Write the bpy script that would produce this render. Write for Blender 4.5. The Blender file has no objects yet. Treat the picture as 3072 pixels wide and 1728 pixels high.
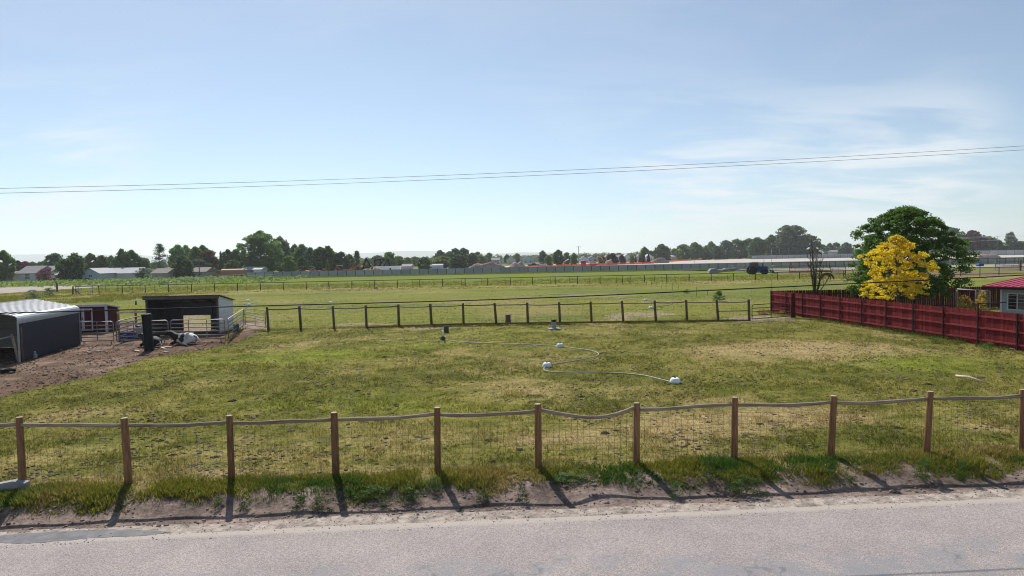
import bpy, bmesh, math, random
import numpy as np
from mathutils import Vector, Matrix, Quaternion

sc = bpy.context.scene
COL = sc.collection
R = math.radians
HAZE = 1.3e-4
CLOUD = (1.6, -3.3, 4.0)

# ------------------------------------------------------------------ camera
CAM_H = 5.1            # drone height above the pasture
FPX = 2048.0           # focal length in pixels of the 3072 px wide photograph
ROLL = math.atan(0.0196)
PITCH = math.atan((864 - 771) / FPX)
_f = Vector((0, math.cos(PITCH), -math.sin(PITCH)))
_u = Vector((0, math.sin(PITCH), math.cos(PITCH)))
_e = Vector((1, 0, 0))
CX = math.cos(ROLL) * _e - math.sin(ROLL) * _u
CY = math.sin(ROLL) * _e + math.cos(ROLL) * _u
cam_data = bpy.data.cameras.new('camera')
cam_data.sensor_width = 36.0
cam_data.lens = 24.0
cam_data.clip_start = 0.1
cam_data.clip_end = 60000
cam = bpy.data.objects.new('camera', cam_data)
COL.objects.link(cam)
cam.matrix_world = Matrix(((CX.x, CY.x, -_f.x, 0), (CX.y, CY.y, -_f.y, 0),
                           (CX.z, CY.z, -_f.z, CAM_H), (0, 0, 0, 1)))
sc.camera = cam

# ------------------------------------------------------------------ sky and sun
SUN_AZ, SUN_EL = R(-20), R(45)
SUN_DIR = Vector((math.sin(SUN_AZ) * math.cos(SUN_EL), math.cos(SUN_AZ) * math.cos(SUN_EL), math.sin(SUN_EL)))
world = bpy.data.worlds.new('World')
sc.world = world
world.use_nodes = True
wn, wl = world.node_tree.nodes, world.node_tree.links
wn.clear()
w_out = wn.new('ShaderNodeOutputWorld')
w_bg = wn.new('ShaderNodeBackground')
w_sky = wn.new('ShaderNodeTexSky')
w_sky.sky_type = 'NISHITA'
w_sky.sun_disc = False
w_sky.sun_elevation = SUN_EL
w_sky.sun_rotation = SUN_AZ
w_sky.altitude = 800
w_sky.air_density = 1.0
w_sky.dust_density = 0.45
w_sky.ozone_density = 2.0
# thin cirrus, stretched noise over the sky directions
w_tc = wn.new('ShaderNodeTexCoord')
w_sep = wn.new('ShaderNodeSeparateXYZ')
wl.new(w_tc.outputs['Generated'], w_sep.inputs[0])
def wmath(op, a, b=None, clamp=False):
    n = wn.new('ShaderNodeMath'); n.operation = op; n.use_clamp = clamp
    for i, v in enumerate((a, b)):
        if v is None: continue
        if isinstance(v, (int, float)): n.inputs[i].default_value = v
        else: wl.new(v, n.inputs[i])
    return n.outputs[0]
w_h = wmath('MAXIMUM', w_sep.outputs['Z'], 0.0)
w_den = wmath('ADD', w_h, 0.16)
w_px = wmath('DIVIDE', w_sep.outputs['X'], w_den)
w_py = wmath('DIVIDE', w_sep.outputs['Y'], w_den)
w_cmb = wn.new('ShaderNodeCombineXYZ')
wl.new(w_px, w_cmb.inputs[0]); wl.new(w_py, w_cmb.inputs[1])
w_map = wn.new('ShaderNodeMapping')
w_map.inputs['Scale'].default_value = (0.6, 1.3, 1)
w_map.inputs['Rotation'].default_value = (0, 0, R(-14))
w_map.inputs['Location'].default_value = (1.3, 0.4, 0)
wl.new(w_cmb.outputs[0], w_map.inputs[0])
w_no = wn.new('ShaderNodeTexNoise')
w_no.inputs['Scale'].default_value = 1.7
w_no.inputs['Detail'].default_value = 7
w_no.inputs['Roughness'].default_value = 0.58
w_no.inputs['Distortion'].default_value = 0.5
wl.new(w_map.outputs[0], w_no.inputs['Vector'])
w_ramp = wn.new('ShaderNodeMapRange')
w_ramp.interpolation_type = 'SMOOTHSTEP'
w_ramp.inputs['From Min'].default_value = 0.40
w_ramp.inputs['From Max'].default_value = 0.62
w_ramp.inputs['To Max'].default_value = 0.8
wl.new(w_no.outputs['Fac'], w_ramp.inputs['Value'])
w_mix = wn.new('ShaderNodeMixRGB')
w_mix.blend_type = 'MIX'
w_mix.inputs['Color2'].default_value = (8.6, 9.1, 9.4, 1)
# broad clear and veiled stretches; the cirrus lies low
w_lo = wn.new('ShaderNodeTexNoise'); w_lo.inputs['Scale'].default_value = CLOUD[0]; w_lo.inputs['Detail'].default_value = 1
w_lm = wn.new('ShaderNodeMapping'); w_lm.inputs['Location'].default_value = (CLOUD[1], CLOUD[2], 0)
wl.new(w_tc.outputs['Generated'], w_lm.inputs[0]); wl.new(w_lm.outputs[0], w_lo.inputs['Vector'])
w_lr = wn.new('ShaderNodeMapRange'); w_lr.interpolation_type = 'SMOOTHSTEP'; w_lr.inputs['From Min'].default_value = .49; w_lr.inputs['From Max'].default_value = .60
wl.new(w_lo.outputs['Fac'], w_lr.inputs['Value'])
w_er = wn.new('ShaderNodeMapRange'); w_er.interpolation_type = 'SMOOTHSTEP'; w_er.inputs['From Min'].default_value = .10; w_er.inputs['From Max'].default_value = .24; w_er.inputs['To Min'].default_value = 1; w_er.inputs['To Max'].default_value = .12
wl.new(w_sep.outputs['Z'], w_er.inputs['Value'])
w_cf = wmath('MULTIPLY', wmath('MULTIPLY', w_ramp.outputs[0], w_lr.outputs[0]), w_er.outputs[0])
wl.new(w_cf, w_mix.inputs['Fac'])
w_hsv = wn.new('ShaderNodeHueSaturation')
w_hsv.inputs['Saturation'].default_value = 0.73
wl.new(w_sky.outputs[0], w_hsv.inputs['Color'])
w_tint = wn.new('ShaderNodeMixRGB'); w_tint.blend_type = 'MULTIPLY'; w_tint.inputs['Fac'].default_value = 1
w_tint.inputs['Color2'].default_value = (0.915, 1.02, 1.075, 1)
wl.new(w_hsv.outputs[0], w_tint.inputs['Color1'])
wl.new(w_tint.outputs[0], w_mix.inputs['Color1'])
wl.new(w_mix.outputs[0], w_bg.inputs['Color'])
w_bg.inputs['Strength'].default_value = 0.09
wl.new(w_bg.outputs[0], w_out.inputs['Surface'])

sun_d = bpy.data.lights.new('sun', 'SUN')
sun_d.energy = 5.0
sun_d.angle = R(0.53)
sun_d.color = (1.0, 0.955, 0.89)
sun = bpy.data.objects.new('sun', sun_d)
COL.objects.link(sun)
sun.rotation_euler = SUN_DIR.to_track_quat('Z', 'Y').to_euler()
sun.location = (-30, 60, 60)

sc.view_settings.view_transform = 'Standard'
sc.view_settings.look = 'None'
sc.view_settings.exposure = 0.17
sc.view_settings.gamma = 1.0
sc.view_settings.use_curve_mapping = False
sc.render.engine = 'CYCLES'
sc.cycles.max_bounces = 8
sc.cycles.transparent_max_bounces = 16
sc.cycles.use_denoising = True
sc.cycles.denoiser = 'OPENIMAGEDENOISE'
sc.cycles.denoising_prefilter = 'ACCURATE'
sc.cycles.denoising_input_passes = 'RGB_ALBEDO_NORMAL'
sc.cycles.volume_bounces = 1
sc.cycles.filter_width = 1.1

# ------------------------------------------------------------------ photo pixel -> place
# zoom windows of the photograph in which positions were measured: origin x, origin y, scale
ZW = {'1': (0, 820, 3.354), '2': (0, 680, 5.152), '3': (450, 680, 5.152), '4': (900, 680, 5.152),
      '5': (1350, 680, 5.152), '6': (1800, 660, 5.152), '7': (2250, 600, 3.134), '8': (2250, 660, 6.44),
      'F1': (0, 1150, 2.507), 'F2': (1024, 1150, 2.507), 'F3': (2048, 1150, 2.507),
      'M4': (700, 850, 3.22), 'M5': (1280, 880, 3.22), 'M6': (2000, 850, 3.22), 'M7': (2700, 780, 4.83),
      'M8': (200, 860, 4.6), 'D': (0, 0, 0.83854), 'S': (0, 0, 1.0), 'R3': (2560, 700, 5.031)}
def px(w, x, y):
    o = ZW[w]
    return o[0] + x / o[2], o[1] + y / o[2]
def ray(p):
    return CX * ((p[0] - 1536) / FPX) + CY * (-(p[1] - 864) / FPX) + _f
def G(w, x, y, z=0.0):
    """where the pixel meets the level z (the ground)"""
    d = ray(px(w, x, y)); t = (z - CAM_H) / d.z
    return Vector((d.x * t, d.y * t, z))
def AT(w, x, y, Y):
    """point of the pixel's ray at distance Y down the field"""
    d = ray(px(w, x, y)); t = Y / d.y
    return Vector((d.x * t, Y, CAM_H + d.z * t))

# ------------------------------------------------------------------ helpers
def tag(o, label=None, cat=None, group=None, kind=None):
    if label: o['label'] = label
    if cat: o['category'] = cat
    if group: o['group'] = group
    if kind: o['kind'] = kind
    return o
def empty(name, loc=(0, 0, 0), rz=0.0, label=None, cat=None, group=None):
    o = bpy.data.objects.new(name, None)
    o.empty_display_size = 0.3
    o.location = loc; o.rotation_euler = (0, 0, rz)
    COL.objects.link(o)
    return tag(o, label, cat, group)
def link(name, mesh, parent=None, loc=None, rot=None, scale=None):
    o = bpy.data.objects.new(name, mesh)
    COL.objects.link(o)
    if parent is not None: o.parent = parent
    if loc is not None: o.location = loc
    if rot is not None: o.rotation_euler = rot
    if scale is not None: o.scale = scale
    return o
def copy_tree(o, parent=None):
    c = o.copy(); COL.objects.link(c); c.parent = parent
    for ch in list(o.children): copy_tree(ch, c)
    return c

class MB:
    def __init__(s): s.v = []; s.f = []; s.sm = []
    def add(s, vs, fs, smooth=False):
        b = len(s.v); s.v += [tuple(v) for v in vs]
        s.f += [tuple(b + i for i in f) for f in fs]; s.sm += [smooth] * len(fs)
        return s
    def box(s, c, d, rz=0.0, m=None):
        hx, hy, hz = d[0] / 2, d[1] / 2, d[2] / 2
        pts = [Vector((x, y, z)) for z in (-hz, hz) for y in (-hy, hy) for x in (-hx, hx)]
        M = m if m is not None else Matrix.Rotation(rz, 3, 'Z')
        c = Vector(c)
        return s.add([M @ p + c for p in pts],
                     [(0, 2, 3, 1), (4, 5, 7, 6), (0, 1, 5, 4), (2, 6, 7, 3), (0, 4, 6, 2), (1, 3, 7, 5)])
    def bar(s, a, b, w, h, up=(0, 0, 1)):
        """rectangular bar from a to b, w wide (sideways) and h high (along up)"""
        a, b = Vector(a), Vector(b); d = (b - a).normalized(); up = Vector(up)
        side = d.cross(up)
        if side.length < 1e-5: side = d.cross(Vector((1, 0, 0)))
        side.normalize(); u = side.cross(d).normalized()
        vs = []
        for p in (a, b):
            for i, j in ((-1, -1), (1, -1), (1, 1), (-1, 1)):
                vs.append(p + side * (w / 2 * i) + u * (h / 2 * j))
        return s.add(vs, [(3, 2, 1, 0), (4, 5, 6, 7), (0, 1, 5, 4), (1, 2, 6, 5), (2, 3, 7, 6), (3, 0, 4, 7)])
    def tube(s, path, r, n=8, cap=True, smooth=True):
        path = [Vector(p) for p in path]
        if not isinstance(r, (list, tuple)): r = [r] * len(path)
        d0 = (path[1] - path[0]).normalized()
        ref = Vector((0, 0, 1)) if abs(d0.z) < 0.9 else Vector((1, 0, 0))
        vs = []; fs = []
        for i, p in enumerate(path):
            a = path[max(i - 1, 0)]; b = path[min(i + 1, len(path) - 1)]
            d = (b - a).normalized()
            side = d.cross(ref)
            if side.length < 1e-4: side = d.cross(Vector((0.3, 1, 0.2)))
            side.normalize(); u = side.cross(d).normalized()
            for k in range(n):
                t = 2 * math.pi * k / n
                vs.append(p + (side * math.cos(t) + u * math.sin(t)) * r[i])
        for i in range(len(path) - 1):
            for k in range(n):
                k2 = (k + 1) % n
                fs.append((i * n + k, i * n + k2, (i + 1) * n + k2, (i + 1) * n + k))
        s.add(vs, fs, smooth)
        if cap:
            b = len(s.v) - len(vs)
            s.f.append(tuple(b + k for k in range(n))[::-1]); s.sm.append(False)
            s.f.append(tuple(b + (len(path) - 1) * n + k for k in range(n))); s.sm.append(False)
        return s
    def lathe(s, prof, c=(0, 0, 0), n=14, smooth=True, cap=True, m=None):
        """profile of (radius, z) turned round the vertical"""
        c = Vector(c); vs = []; fs = []
        for r, z in prof:
            for k in range(n):
                t = 2 * math.pi * k / n
                p = Vector((r * math.cos(t), r * math.sin(t), z))
                vs.append((m @ p if m is not None else p) + c)
        for i in range(len(prof) - 1):
            for k in range(n):
                k2 = (k + 1) % n
                fs.append((i * n + k, i * n + k2, (i + 1) * n + k2, (i + 1) * n + k))
        s.add(vs, fs, smooth)
        if cap:
            b = len(s.v) - len(vs)
            s.f.append(tuple(b + k for k in range(n))[::-1]); s.sm.append(False)
            s.f.append(tuple(b + (len(prof) - 1) * n + k for k in range(n))); s.sm.append(False)
        return s
    def prism(s, poly, a, b):
        """polygon given as function-ready 3D points 'poly', swept by vector b - a"""
        a, b = Vector(a), Vector(b); n = len(poly)
        vs = [Vector(p) + a for p in poly] + [Vector(p) + b for p in poly]
        fs = [tuple(range(n))[::-1], tuple(range(n, 2 * n))]
        fs += [(i, (i + 1) % n, n + (i + 1) % n, n + i) for i in range(n)]
        return s.add(vs, fs)
    def slab(s, pts, t):
        """flat polygon with thickness t, extruded along its own normal (downwards)"""
        pts = [Vector(p) for p in pts]
        nn = (pts[1] - pts[0]).cross(pts[2] - pts[0]).normalized()
        return s.prism(pts, (0, 0, 0), -nn * t)
    def mesh(s, name, mat, off=None):
        vs = s.v if off is None else [(v[0] - off[0], v[1] - off[1], v[2] - off[2]) for v in s.v]
        me = bpy.data.meshes.new(name)
        me.from_pydata(vs, [], s.f)
        me.polygons.foreach_set('use_smooth', s.sm)
        if mat is not None:
            for m in (mat if isinstance(mat, (list, tuple)) else [mat]): me.materials.append(m)
        bm = bmesh.new(); bm.from_mesh(me)
        bmesh.ops.recalc_face_normals(bm, faces=bm.faces); bm.to_mesh(me); bm.free()
        me.update()
        return me
    def build(s, name, mat, parent=None, off=None, **kw):
        return link(name, s.mesh(name, mat, off), parent, **kw)

def np_mesh(name, V, F, mat, attrs=None, smooth=False):
    """fast mesh from numpy: F is (n, k) with one k"""
    me = bpy.data.meshes.new(name)
    n, k = F.shape
    me.vertices.add(len(V)); me.vertices.foreach_set('co', V.astype(np.float32).ravel())
    me.loops.add(n * k); me.loops.foreach_set('vertex_index', F.astype(np.int32).ravel())
    me.polygons.add(n); me.polygons.foreach_set('loop_start', np.arange(0, n * k, k, dtype=np.int32))
    me.polygons.foreach_set('use_smooth', np.full(n, smooth, dtype=bool))
    for an, arr in (attrs or {}).items():
        if arr.ndim == 1:
            at = me.attributes.new(an, 'FLOAT', 'POINT'); at.data.foreach_set('value', arr.astype(np.float32))
        else:
            at = me.attributes.new(an, 'FLOAT_COLOR', 'POINT'); at.data.foreach_set('color', arr.astype(np.float32).ravel())
    me.update(calc_edges=True); me.validate()
    if mat is not None: me.materials.append(mat)
    return me

# value noise on arrays, for where grass, dirt and dry patches lie
def _hash(ix, iy, seed):
    h = (ix * 374761393 + iy * 668265263 + seed * 1442695041) & 0xFFFFFFFF
    h = ((h ^ (h >> 13)) * 1274126177) & 0xFFFFFFFF
    return ((h ^ (h >> 16)) & 0xFFFF) / 65535.0
def vnoise(x, y, seed=0):
    x = np.asarray(x, float); y = np.asarray(y, float)
    ix = np.floor(x).astype(np.int64); iy = np.floor(y).astype(np.int64)
    fx = x - ix; fy = y - iy
    fx = fx * fx * (3 - 2 * fx); fy = fy * fy * (3 - 2 * fy)
    a = _hash(ix, iy, seed); b = _hash(ix + 1, iy, seed); c = _hash(ix, iy + 1, seed); d = _hash(ix + 1, iy + 1, seed)
    return (a * (1 - fx) + b * fx) * (1 - fy) + (c * (1 - fx) + d * fx) * fy
def fbm(x, y, seed=0, oct=4):
    t = 0; a = 0.5; s = 0
    for i in range(oct):
        t = t + a * vnoise(x * 2 ** i, y * 2 ** i, seed + i * 7); s += a; a *= 0.5
    return t / s

# ------------------------------------------------------------------ materials
def new_mat(name):
    m = bpy.data.materials.new(name); m.use_nodes = True
    nt = m.node_tree; nt.nodes.clear()
    out = nt.nodes.new('ShaderNodeOutputMaterial')
    return m, nt.nodes, nt.links, out
def c4(c): return (c[0], c[1], c[2], 1)
def basic(name, col, rough=0.75, var=0.18, scale=6.0, bump=0.15, metal=0.0, stretch=(1, 1, 1), col2=None, bscale=None, spec=0.15, rv=.14):
    m, n, l, out = new_mat(name)
    p = n.new('ShaderNodeBsdfPrincipled')
    tc = n.new('ShaderNodeTexCoord'); mp = n.new('ShaderNodeMapping')
    mp.inputs['Scale'].default_value = stretch
    l.new(tc.outputs['Object'], mp.inputs[0])
    no = n.new('ShaderNodeTexNoise'); no.inputs['Scale'].default_value = scale
    no.inputs['Detail'].default_value = 6; no.inputs['Roughness'].default_value = 0.65
    l.new(mp.outputs[0], no.inputs['Vector'])
    rp = n.new('ShaderNodeMixRGB')
    a = [max(0, x * (1 - var)) for x in col]; b = [min(1, x * (1 + var)) for x in (col2 or col)]
    rp.inputs['Color1'].default_value = c4(a); rp.inputs['Color2'].default_value = c4(b)
    mr = n.new('ShaderNodeMapRange'); mr.inputs['From Min'].default_value = 0.3; mr.inputs['From Max'].default_value = 0.7
    l.new(no.outputs['Fac'], mr.inputs['Value']); l.new(mr.outputs[0], rp.inputs['Fac'])
    oi = n.new('ShaderNodeObjectInfo'); hv = n.new('ShaderNodeHueSaturation')
    m2 = n.new('ShaderNodeMapRange'); m2.inputs['To Min'].default_value = 1 - rv; m2.inputs['To Max'].default_value = 1 + rv
    l.new(oi.outputs['Random'], m2.inputs['Value']); l.new(m2.outputs[0], hv.inputs['Value'])
    l.new(rp.outputs[0], hv.inputs['Color']); l.new(hv.outputs[0], p.inputs['Base Color'])
    p.inputs['Roughness'].default_value = rough; p.inputs['Metallic'].default_value = metal
    p.inputs['Specular IOR Level'].default_value = spec
    if bump:
        bp = n.new('ShaderNodeBump'); bp.inputs['Strength'].default_value = bump; bp.inputs['Distance'].default_value = 0.02
        if bscale:
            n2 = n.new('ShaderNodeTexNoise'); n2.inputs['Scale'].default_value = bscale; n2.inputs['Detail'].default_value = 4
            l.new(mp.outputs[0], n2.inputs['Vector']); l.new(n2.outputs['Fac'], bp.inputs['Height'])
        else: l.new(no.outputs['Fac'], bp.inputs['Height'])
        l.new(bp.outputs[0], p.inputs['Normal'])
    l.new(p.outputs[0], out.inputs['Surface'])
    return m
def leafmat(name, c1, c2, trans=0.35, scale=1.2, rough=0.6):
    m, n, l, out = new_mat(name)
    geo = n.new('ShaderNodeNewGeometry')
    oi = n.new('ShaderNodeObjectInfo')
    mr = n.new('ShaderNodeMixRGB'); mr.inputs['Color1'].default_value = c4(c1); mr.inputs['Color2'].default_value = c4(c2)
    l.new(geo.outputs['Random Per Island'], mr.inputs['Fac'])
    hv = n.new('ShaderNodeHueSaturation')
    a = n.new('ShaderNodeMapRange'); a.inputs['To Min'].default_value = 0.8; a.inputs['To Max'].default_value = 1.25
    l.new(oi.outputs['Random'], a.inputs['Value']); l.new(a.outputs[0], hv.inputs['Value'])
    b = n.new('ShaderNodeMapRange'); b.inputs['To Min'].default_value = 0.485; b.inputs['To Max'].default_value = 0.515
    l.new(oi.outputs['Random'], b.inputs['Value']); l.new(b.outputs[0], hv.inputs['Hue'])
    l.new(mr.outputs[0], hv.inputs['Color'])
    p = n.new('ShaderNodeBsdfPrincipled'); p.inputs['Roughness'].default_value = rough
    p.inputs['Specular IOR Level'].default_value = 0.25
    l.new(hv.outputs[0], p.inputs['Base Color'])
    t = n.new('ShaderNodeBsdfTranslucent'); l.new(hv.outputs[0], t.inputs['Color'])
    mx = n.new('ShaderNodeMixShader'); mx.inputs['Fac'].default_value = trans
    l.new(p.outputs[0], mx.inputs[1]); l.new(t.outputs[0], mx.inputs[2])
    l.new(mx.outputs[0], out.inputs['Surface'])
    return m
def wood(name, c, c2, s=4.0, rough=0.8, axis='z', spec=0.1, rv=.14):
    st = {'z': (6, 6, 0.6), 'x': (0.6, 6, 6), 'y': (6, 0.6, 6)}[axis]
    return basic(name, c, rough, 0.25, s, 0.3, 0, st, c2, spec=spec, rv=rv)
# ------------------------------------------------------------------ terrain layout
FA = G('D', 58, 1228); FB = G('D', 2572, 1133)
FU = (FB - FA).normalized()                  # along the roadside fence
FN = Vector((FU.y, -FU.x, 0))                # towards the road and the camera
ROAD_Z = -0.29
def s_of(x, y): return (x - FA.x) * FN.x + (y - FA.y) * FN.y
def sp(t, s, z=0.0):
    """point t metres along the roadside fence line and s metres towards the road"""
    p = FA + FU * t + FN * s
    return Vector((p.x, p.y, z))
def sstep(a, b, x):
    t = np.clip((x - a) / (b - a), 0, 1); return t * t * (3 - 2 * t)
def g(x, y):
    s = s_of(x, y)
    bank = sstep(0.35, 1.85, s)
    rough = (fbm(np.asarray(x) * 1.1, np.asarray(y) * 1.1, 3, 4) - 0.5) * 0.26 * np.clip(1 - np.abs(s - 1.05) / 0.8, 0, 1)
    back = sstep(10.0, 12.0, s)
    return ROAD_Z * bank * (1 - back) + rough
def gz(x, y): return float(g(np.array([x]), np.array([y]))[0])

def poly_mask(x, y, poly, jit=0.0, seed=11, fs=1.0):
    jx = (fbm(x * fs, y * fs, seed, 4) - 0.5) * jit * 2; jy = (fbm(x * fs + 50, y * fs, seed + 3, 4) - 0.5) * jit * 2
    X = x + jx; Y = y + jy; ins = np.zeros(X.shape, bool); n = len(poly)
    for i in range(n):
        x1, y1 = poly[i]; x2, y2 = poly[(i + 1) % n]
        c = ((y1 > Y) != (y2 > Y))
        with np.errstate(divide='ignore', invalid='ignore'):
            xi = (x2 - x1) * (Y - y1) / (y2 - y1 if y2 != y1 else 1e-9) + x1
        ins ^= c & (X < xi)
    return ins.astype(float)
PEN = [G('1', a, b).xy[:] for a, b in ((-500, 1320), (0, 1240), (400, 1160), (900, 1045), (1200, 945), (1500, 835), (2000, 770),
        (2330, 705), (2576, 610), (2640, 520), (2600, 470), (2420, 470), (2330, 600), (2150, 560), (1700, 480), (1200, 500), (700, 520), (-500, 600))]
BARE = [[G(w, a, b).xy[:] for a, b in q] for w, q in (
    ('M4', ((1640, 425), (2080, 415), (2060, 440), (1750, 468), (1600, 450))),
    ('M4', ((950, 395), (1250, 376), (1560, 386), (1300, 408), (1000, 415))),
    ('M4', ((60, 380), (330, 380), (330, 430), (40, 460))),
    ('M5', ((1640, 225), (1900, 190), (2250, 170), (2480, 190), (2200, 225), (1880, 255))),
    ('M8', ((1150, 600), (1380, 380), (1900, 380), (2050, 600), (1800, 640), (1300, 640))),
    ('M6', ((560, 345), (800, 310), (1250, 330), (1240, 350), (800, 372))))]
TAN = [(G('M6', 1330, 640), 5.5, 3.4, 1.0), (G('M6', 1900, 640), 4.0, 3.5, .75), (G('M6', 850, 700), 5, 3, .45), (G('M6', 2150, 500), 1.6, 5, .7),
       (G('F3', 700, 270), 2.6, 1.4, .8), (G('F3', 150, 290), 1.6, 1.2, .75), (G('F1', 300, 260), 3.0, 1.2, .7), (G('M4', 1100, 860), 6, 2.4, .35),
       (G('M4', 700, 585), 3.0, 1.2, .5), (G('M5', 400, 650), 5, 2.5, .35), (G('F2', 1500, 420), 2.2, .8, .5), (G('F3', 2350, 340), 1.6, .8, .5),
       (G('M5', 1700, 240), 5, 2.2, .4), (G('F1', 700, 200), 3, .8, .4), (G('Z' if 0 else 'M6', 500, 480), 5, 3, .25)]
LUSH = [(G('M4', 860, 690), 3.6, 2.0, .9), (G('M4', 250, 760), 3.4, 1.8, .6), (G('M4', 1750, 590), 4.5, 2.2, .5), (G('M6', 2350, 760), 2.6, 2.6, .8),
        (G('M4', 1000, 1150), 4, 1.4, .5), (G('F1', 900, 480), 3, .8, .25), (G('M5', 500, 400), 5, 3, .35), (G('1', 2100, 900), 4, 2.5, .5), (G('M4', 1750, 1200), 3, .9, .5)]
def blob(x, y, L):
    t = np.zeros(x.shape)
    for c, rx, ry, w in L:
        t = np.maximum(t, w * np.exp(-(((x - c.x) / rx) ** 2 + ((y - c.y) / ry) ** 2)))
    return t
def lerp(a, b, t): return a * (1 - t[:, None]) + b * t[:, None]
RC = {k: np.array(v) for k, v in dict(grass=(.112, .118, .022), grass2=(.222, .200, .050), tan=(.36, .275, .130), lush=(.195, .255, .022),
      dirt=(.140, .090, .064), dirt2=(.265, .188, .142), bank=(.245, .185, .155), straw=(.34, .265, .12), far=(.200, .210, .042), far2=(.145, .175, .042),
      pale=(.44, .39, .32), brown=(.20, .135, .11)).items()}
FENCE_Y = G('M5', 980, 294).y
def masks(x, y):
    d = poly_mask(x, y, PEN, 0.9, 11, 0.6)
    return d
def bare(x, y):
    d = np.zeros(x.shape)
    for i, q in enumerate(BARE): d = np.maximum(d, poly_mask(x, y, q, 1.6, 20 + i, 0.5))
    return d
def ground_col(x, y):
    s = s_of(x, y)
    n1 = fbm(x / 2.6, y / 2.6, 1, 4); n2 = fbm(x / 7.5, y / 7.5, 5, 3); n3 = fbm(x * 1.7, y * 1.7, 9, 3)
    c = lerp(np.broadcast_to(RC['grass'], (len(x), 3)), RC['grass2'], sstep(.3, .7, n1 * .45 + n3 * .55))
    c = lerp(c, RC['tan'], np.clip(sstep(.50, .80, n2 * .42 + n1 * .34 + n3 * .24 + .34 * blob(x, y, TAN)) * .95, 0, 1))
    c = lerp(c, RC['lush'], np.clip(blob(x, y, LUSH) * (.45 + .9 * (n3 - .3)), 0, .9))
    # the open field beyond the paddock
    rear = sstep(FENCE_Y - .5, FENCE_Y + 4, y)
    f = lerp(np.broadcast_to(RC['far'], (len(x), 3)), RC['far2'], sstep(.40, .66, fbm(x / 14, y / 5, 31, 4)))
    f = lerp(f, RC['tan'], .5 * sstep(.55, .8, fbm(x / 11 + 7, y / 8, 41, 3)))
    c = lerp(c, f, rear * .85)
    strip = sstep(108, 118, y) * (1 - sstep(124, 127, y)) * sstep(.25, .55, fbm(x / 9, y / 3, 51, 3))
    c = lerp(c, RC['straw'], np.clip(strip * .62, 0, 1))
    c = lerp(c, np.array((.150, .195, .026)), .7 * sstep(124, 128, y) * (1 - sstep(400, 600, y)))
    corral = ((x > 62) * (y > 124) * (y < 200)) * sstep(.35, .5, fbm(x / 8, y / 6, 61, 3))
    c = lerp(c, RC['brown'], .9 * corral)
    m = masks(x, y)
    dm = lerp(np.broadcast_to(RC['dirt'], (len(x), 3)), RC['dirt2'], sstep(.4, .7, n3 * .5 + n1 * .5))
    c = lerp(c, dm, m)
    c = lerp(c, np.array((.34, .275, .20)), bare(x, y) * np.clip(.35 + n3 * .7, 0, .85))
    # trodden straw edge behind the roadside fence, bare bank in front of it
    edge = sstep(-1.0, -.2, s) * (1 - sstep(.1, .5, s))
    c = lerp(c, RC['straw'] * .9, np.clip(edge * sstep(.3, .6, n1 * .6 + n3 * .4) * .75, 0, 1))
    bk = sstep(.3, .9, s)
    c = lerp(c, lerp(np.broadcast_to(RC['bank'] * .72, (len(x), 3)), RC['bank'] * 1.3, sstep(.3, .7, n3)), bk)
    return np.clip(c, 0.01, .8)

# ground material: broad colour from the mesh, fine grain and relief from noise
m_ground, n, l, out = new_mat('pasture_ground')
p = n.new('ShaderNodeBsdfPrincipled'); p.inputs['Roughness'].default_value = 1.0; p.inputs['Specular IOR Level'].default_value = 0.03
at = n.new('ShaderNodeAttribute'); at.attribute_name = 'col'
geo = n.new('ShaderNodeNewGeometry')
def noise(sc_, det=5, ro=.65):
    t = n.new('ShaderNodeTexNoise'); t.inputs['Scale'].default_value = sc_; t.inputs['Detail'].default_value = det
    t.inputs['Roughness'].default_value = ro; l.new(geo.outputs['Position'], t.inputs['Vector']); return t.outputs['Fac']
nf = noise(7.0, 8, .85); nc = noise(1.6, 5, .7)
mr = n.new('ShaderNodeMapRange'); mr.inputs['From Min'].default_value = .3; mr.inputs['From Max'].default_value = .7
mr.inputs['To Min'].default_value = .30; mr.inputs['To Max'].default_value = 1.6; l.new(nf, mr.inputs['Value'])
mr2 = n.new('ShaderNodeMapRange'); mr2.inputs['From Min'].default_value = .32; mr2.inputs['From Max'].default_value = .68
mr2.inputs['To Min'].default_value = .74; mr2.inputs['To Max'].default_value = 1.22; l.new(nc, mr2.inputs['Value'])
mm = n.new('ShaderNodeMath'); mm.operation = 'MULTIPLY'; l.new(mr.outputs[0], mm.inputs[0]); l.new(mr2.outputs[0], mm.inputs[1])
hv = n.new('ShaderNodeHueSaturation'); l.new(at.outputs['Color'], hv.inputs['Color']); l.new(mm.outputs[0], hv.inputs['Value'])
sk = n.new('ShaderNodeMapRange'); sk.interpolation_type = 'SMOOTHSTEP'; sk.inputs['From Min'].default_value = .55; sk.inputs['From Max'].default_value = .68; sk.inputs['To Max'].default_value = .75; l.new(noise(4.3, 7, .78), sk.inputs['Value'])
smx = n.new('ShaderNodeMixRGB'); smx.inputs['Color2'].default_value = (.215, .155, .115, 1); l.new(sk.outputs[0], smx.inputs['Fac']); l.new(hv.outputs[0], smx.inputs['Color1'])
l.new(smx.outputs[0], p.inputs['Base Color'])
b1 = n.new('ShaderNodeBump'); b1.inputs['Strength'].default_value = .7; b1.inputs['Distance'].default_value = .07; l.new(nc, b1.inputs['Height'])
b2 = n.new('ShaderNodeBump'); b2.inputs['Strength'].default_value = .8; b2.inputs['Distance'].default_value = .035; l.new(nf, b2.inputs['Height'])
l.new(b1.outputs[0], b2.inputs['Normal']); l.new(b2.outputs[0], p.inputs['Normal'])
l.new(p.outputs[0], out.inputs['Surface'])

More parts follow.
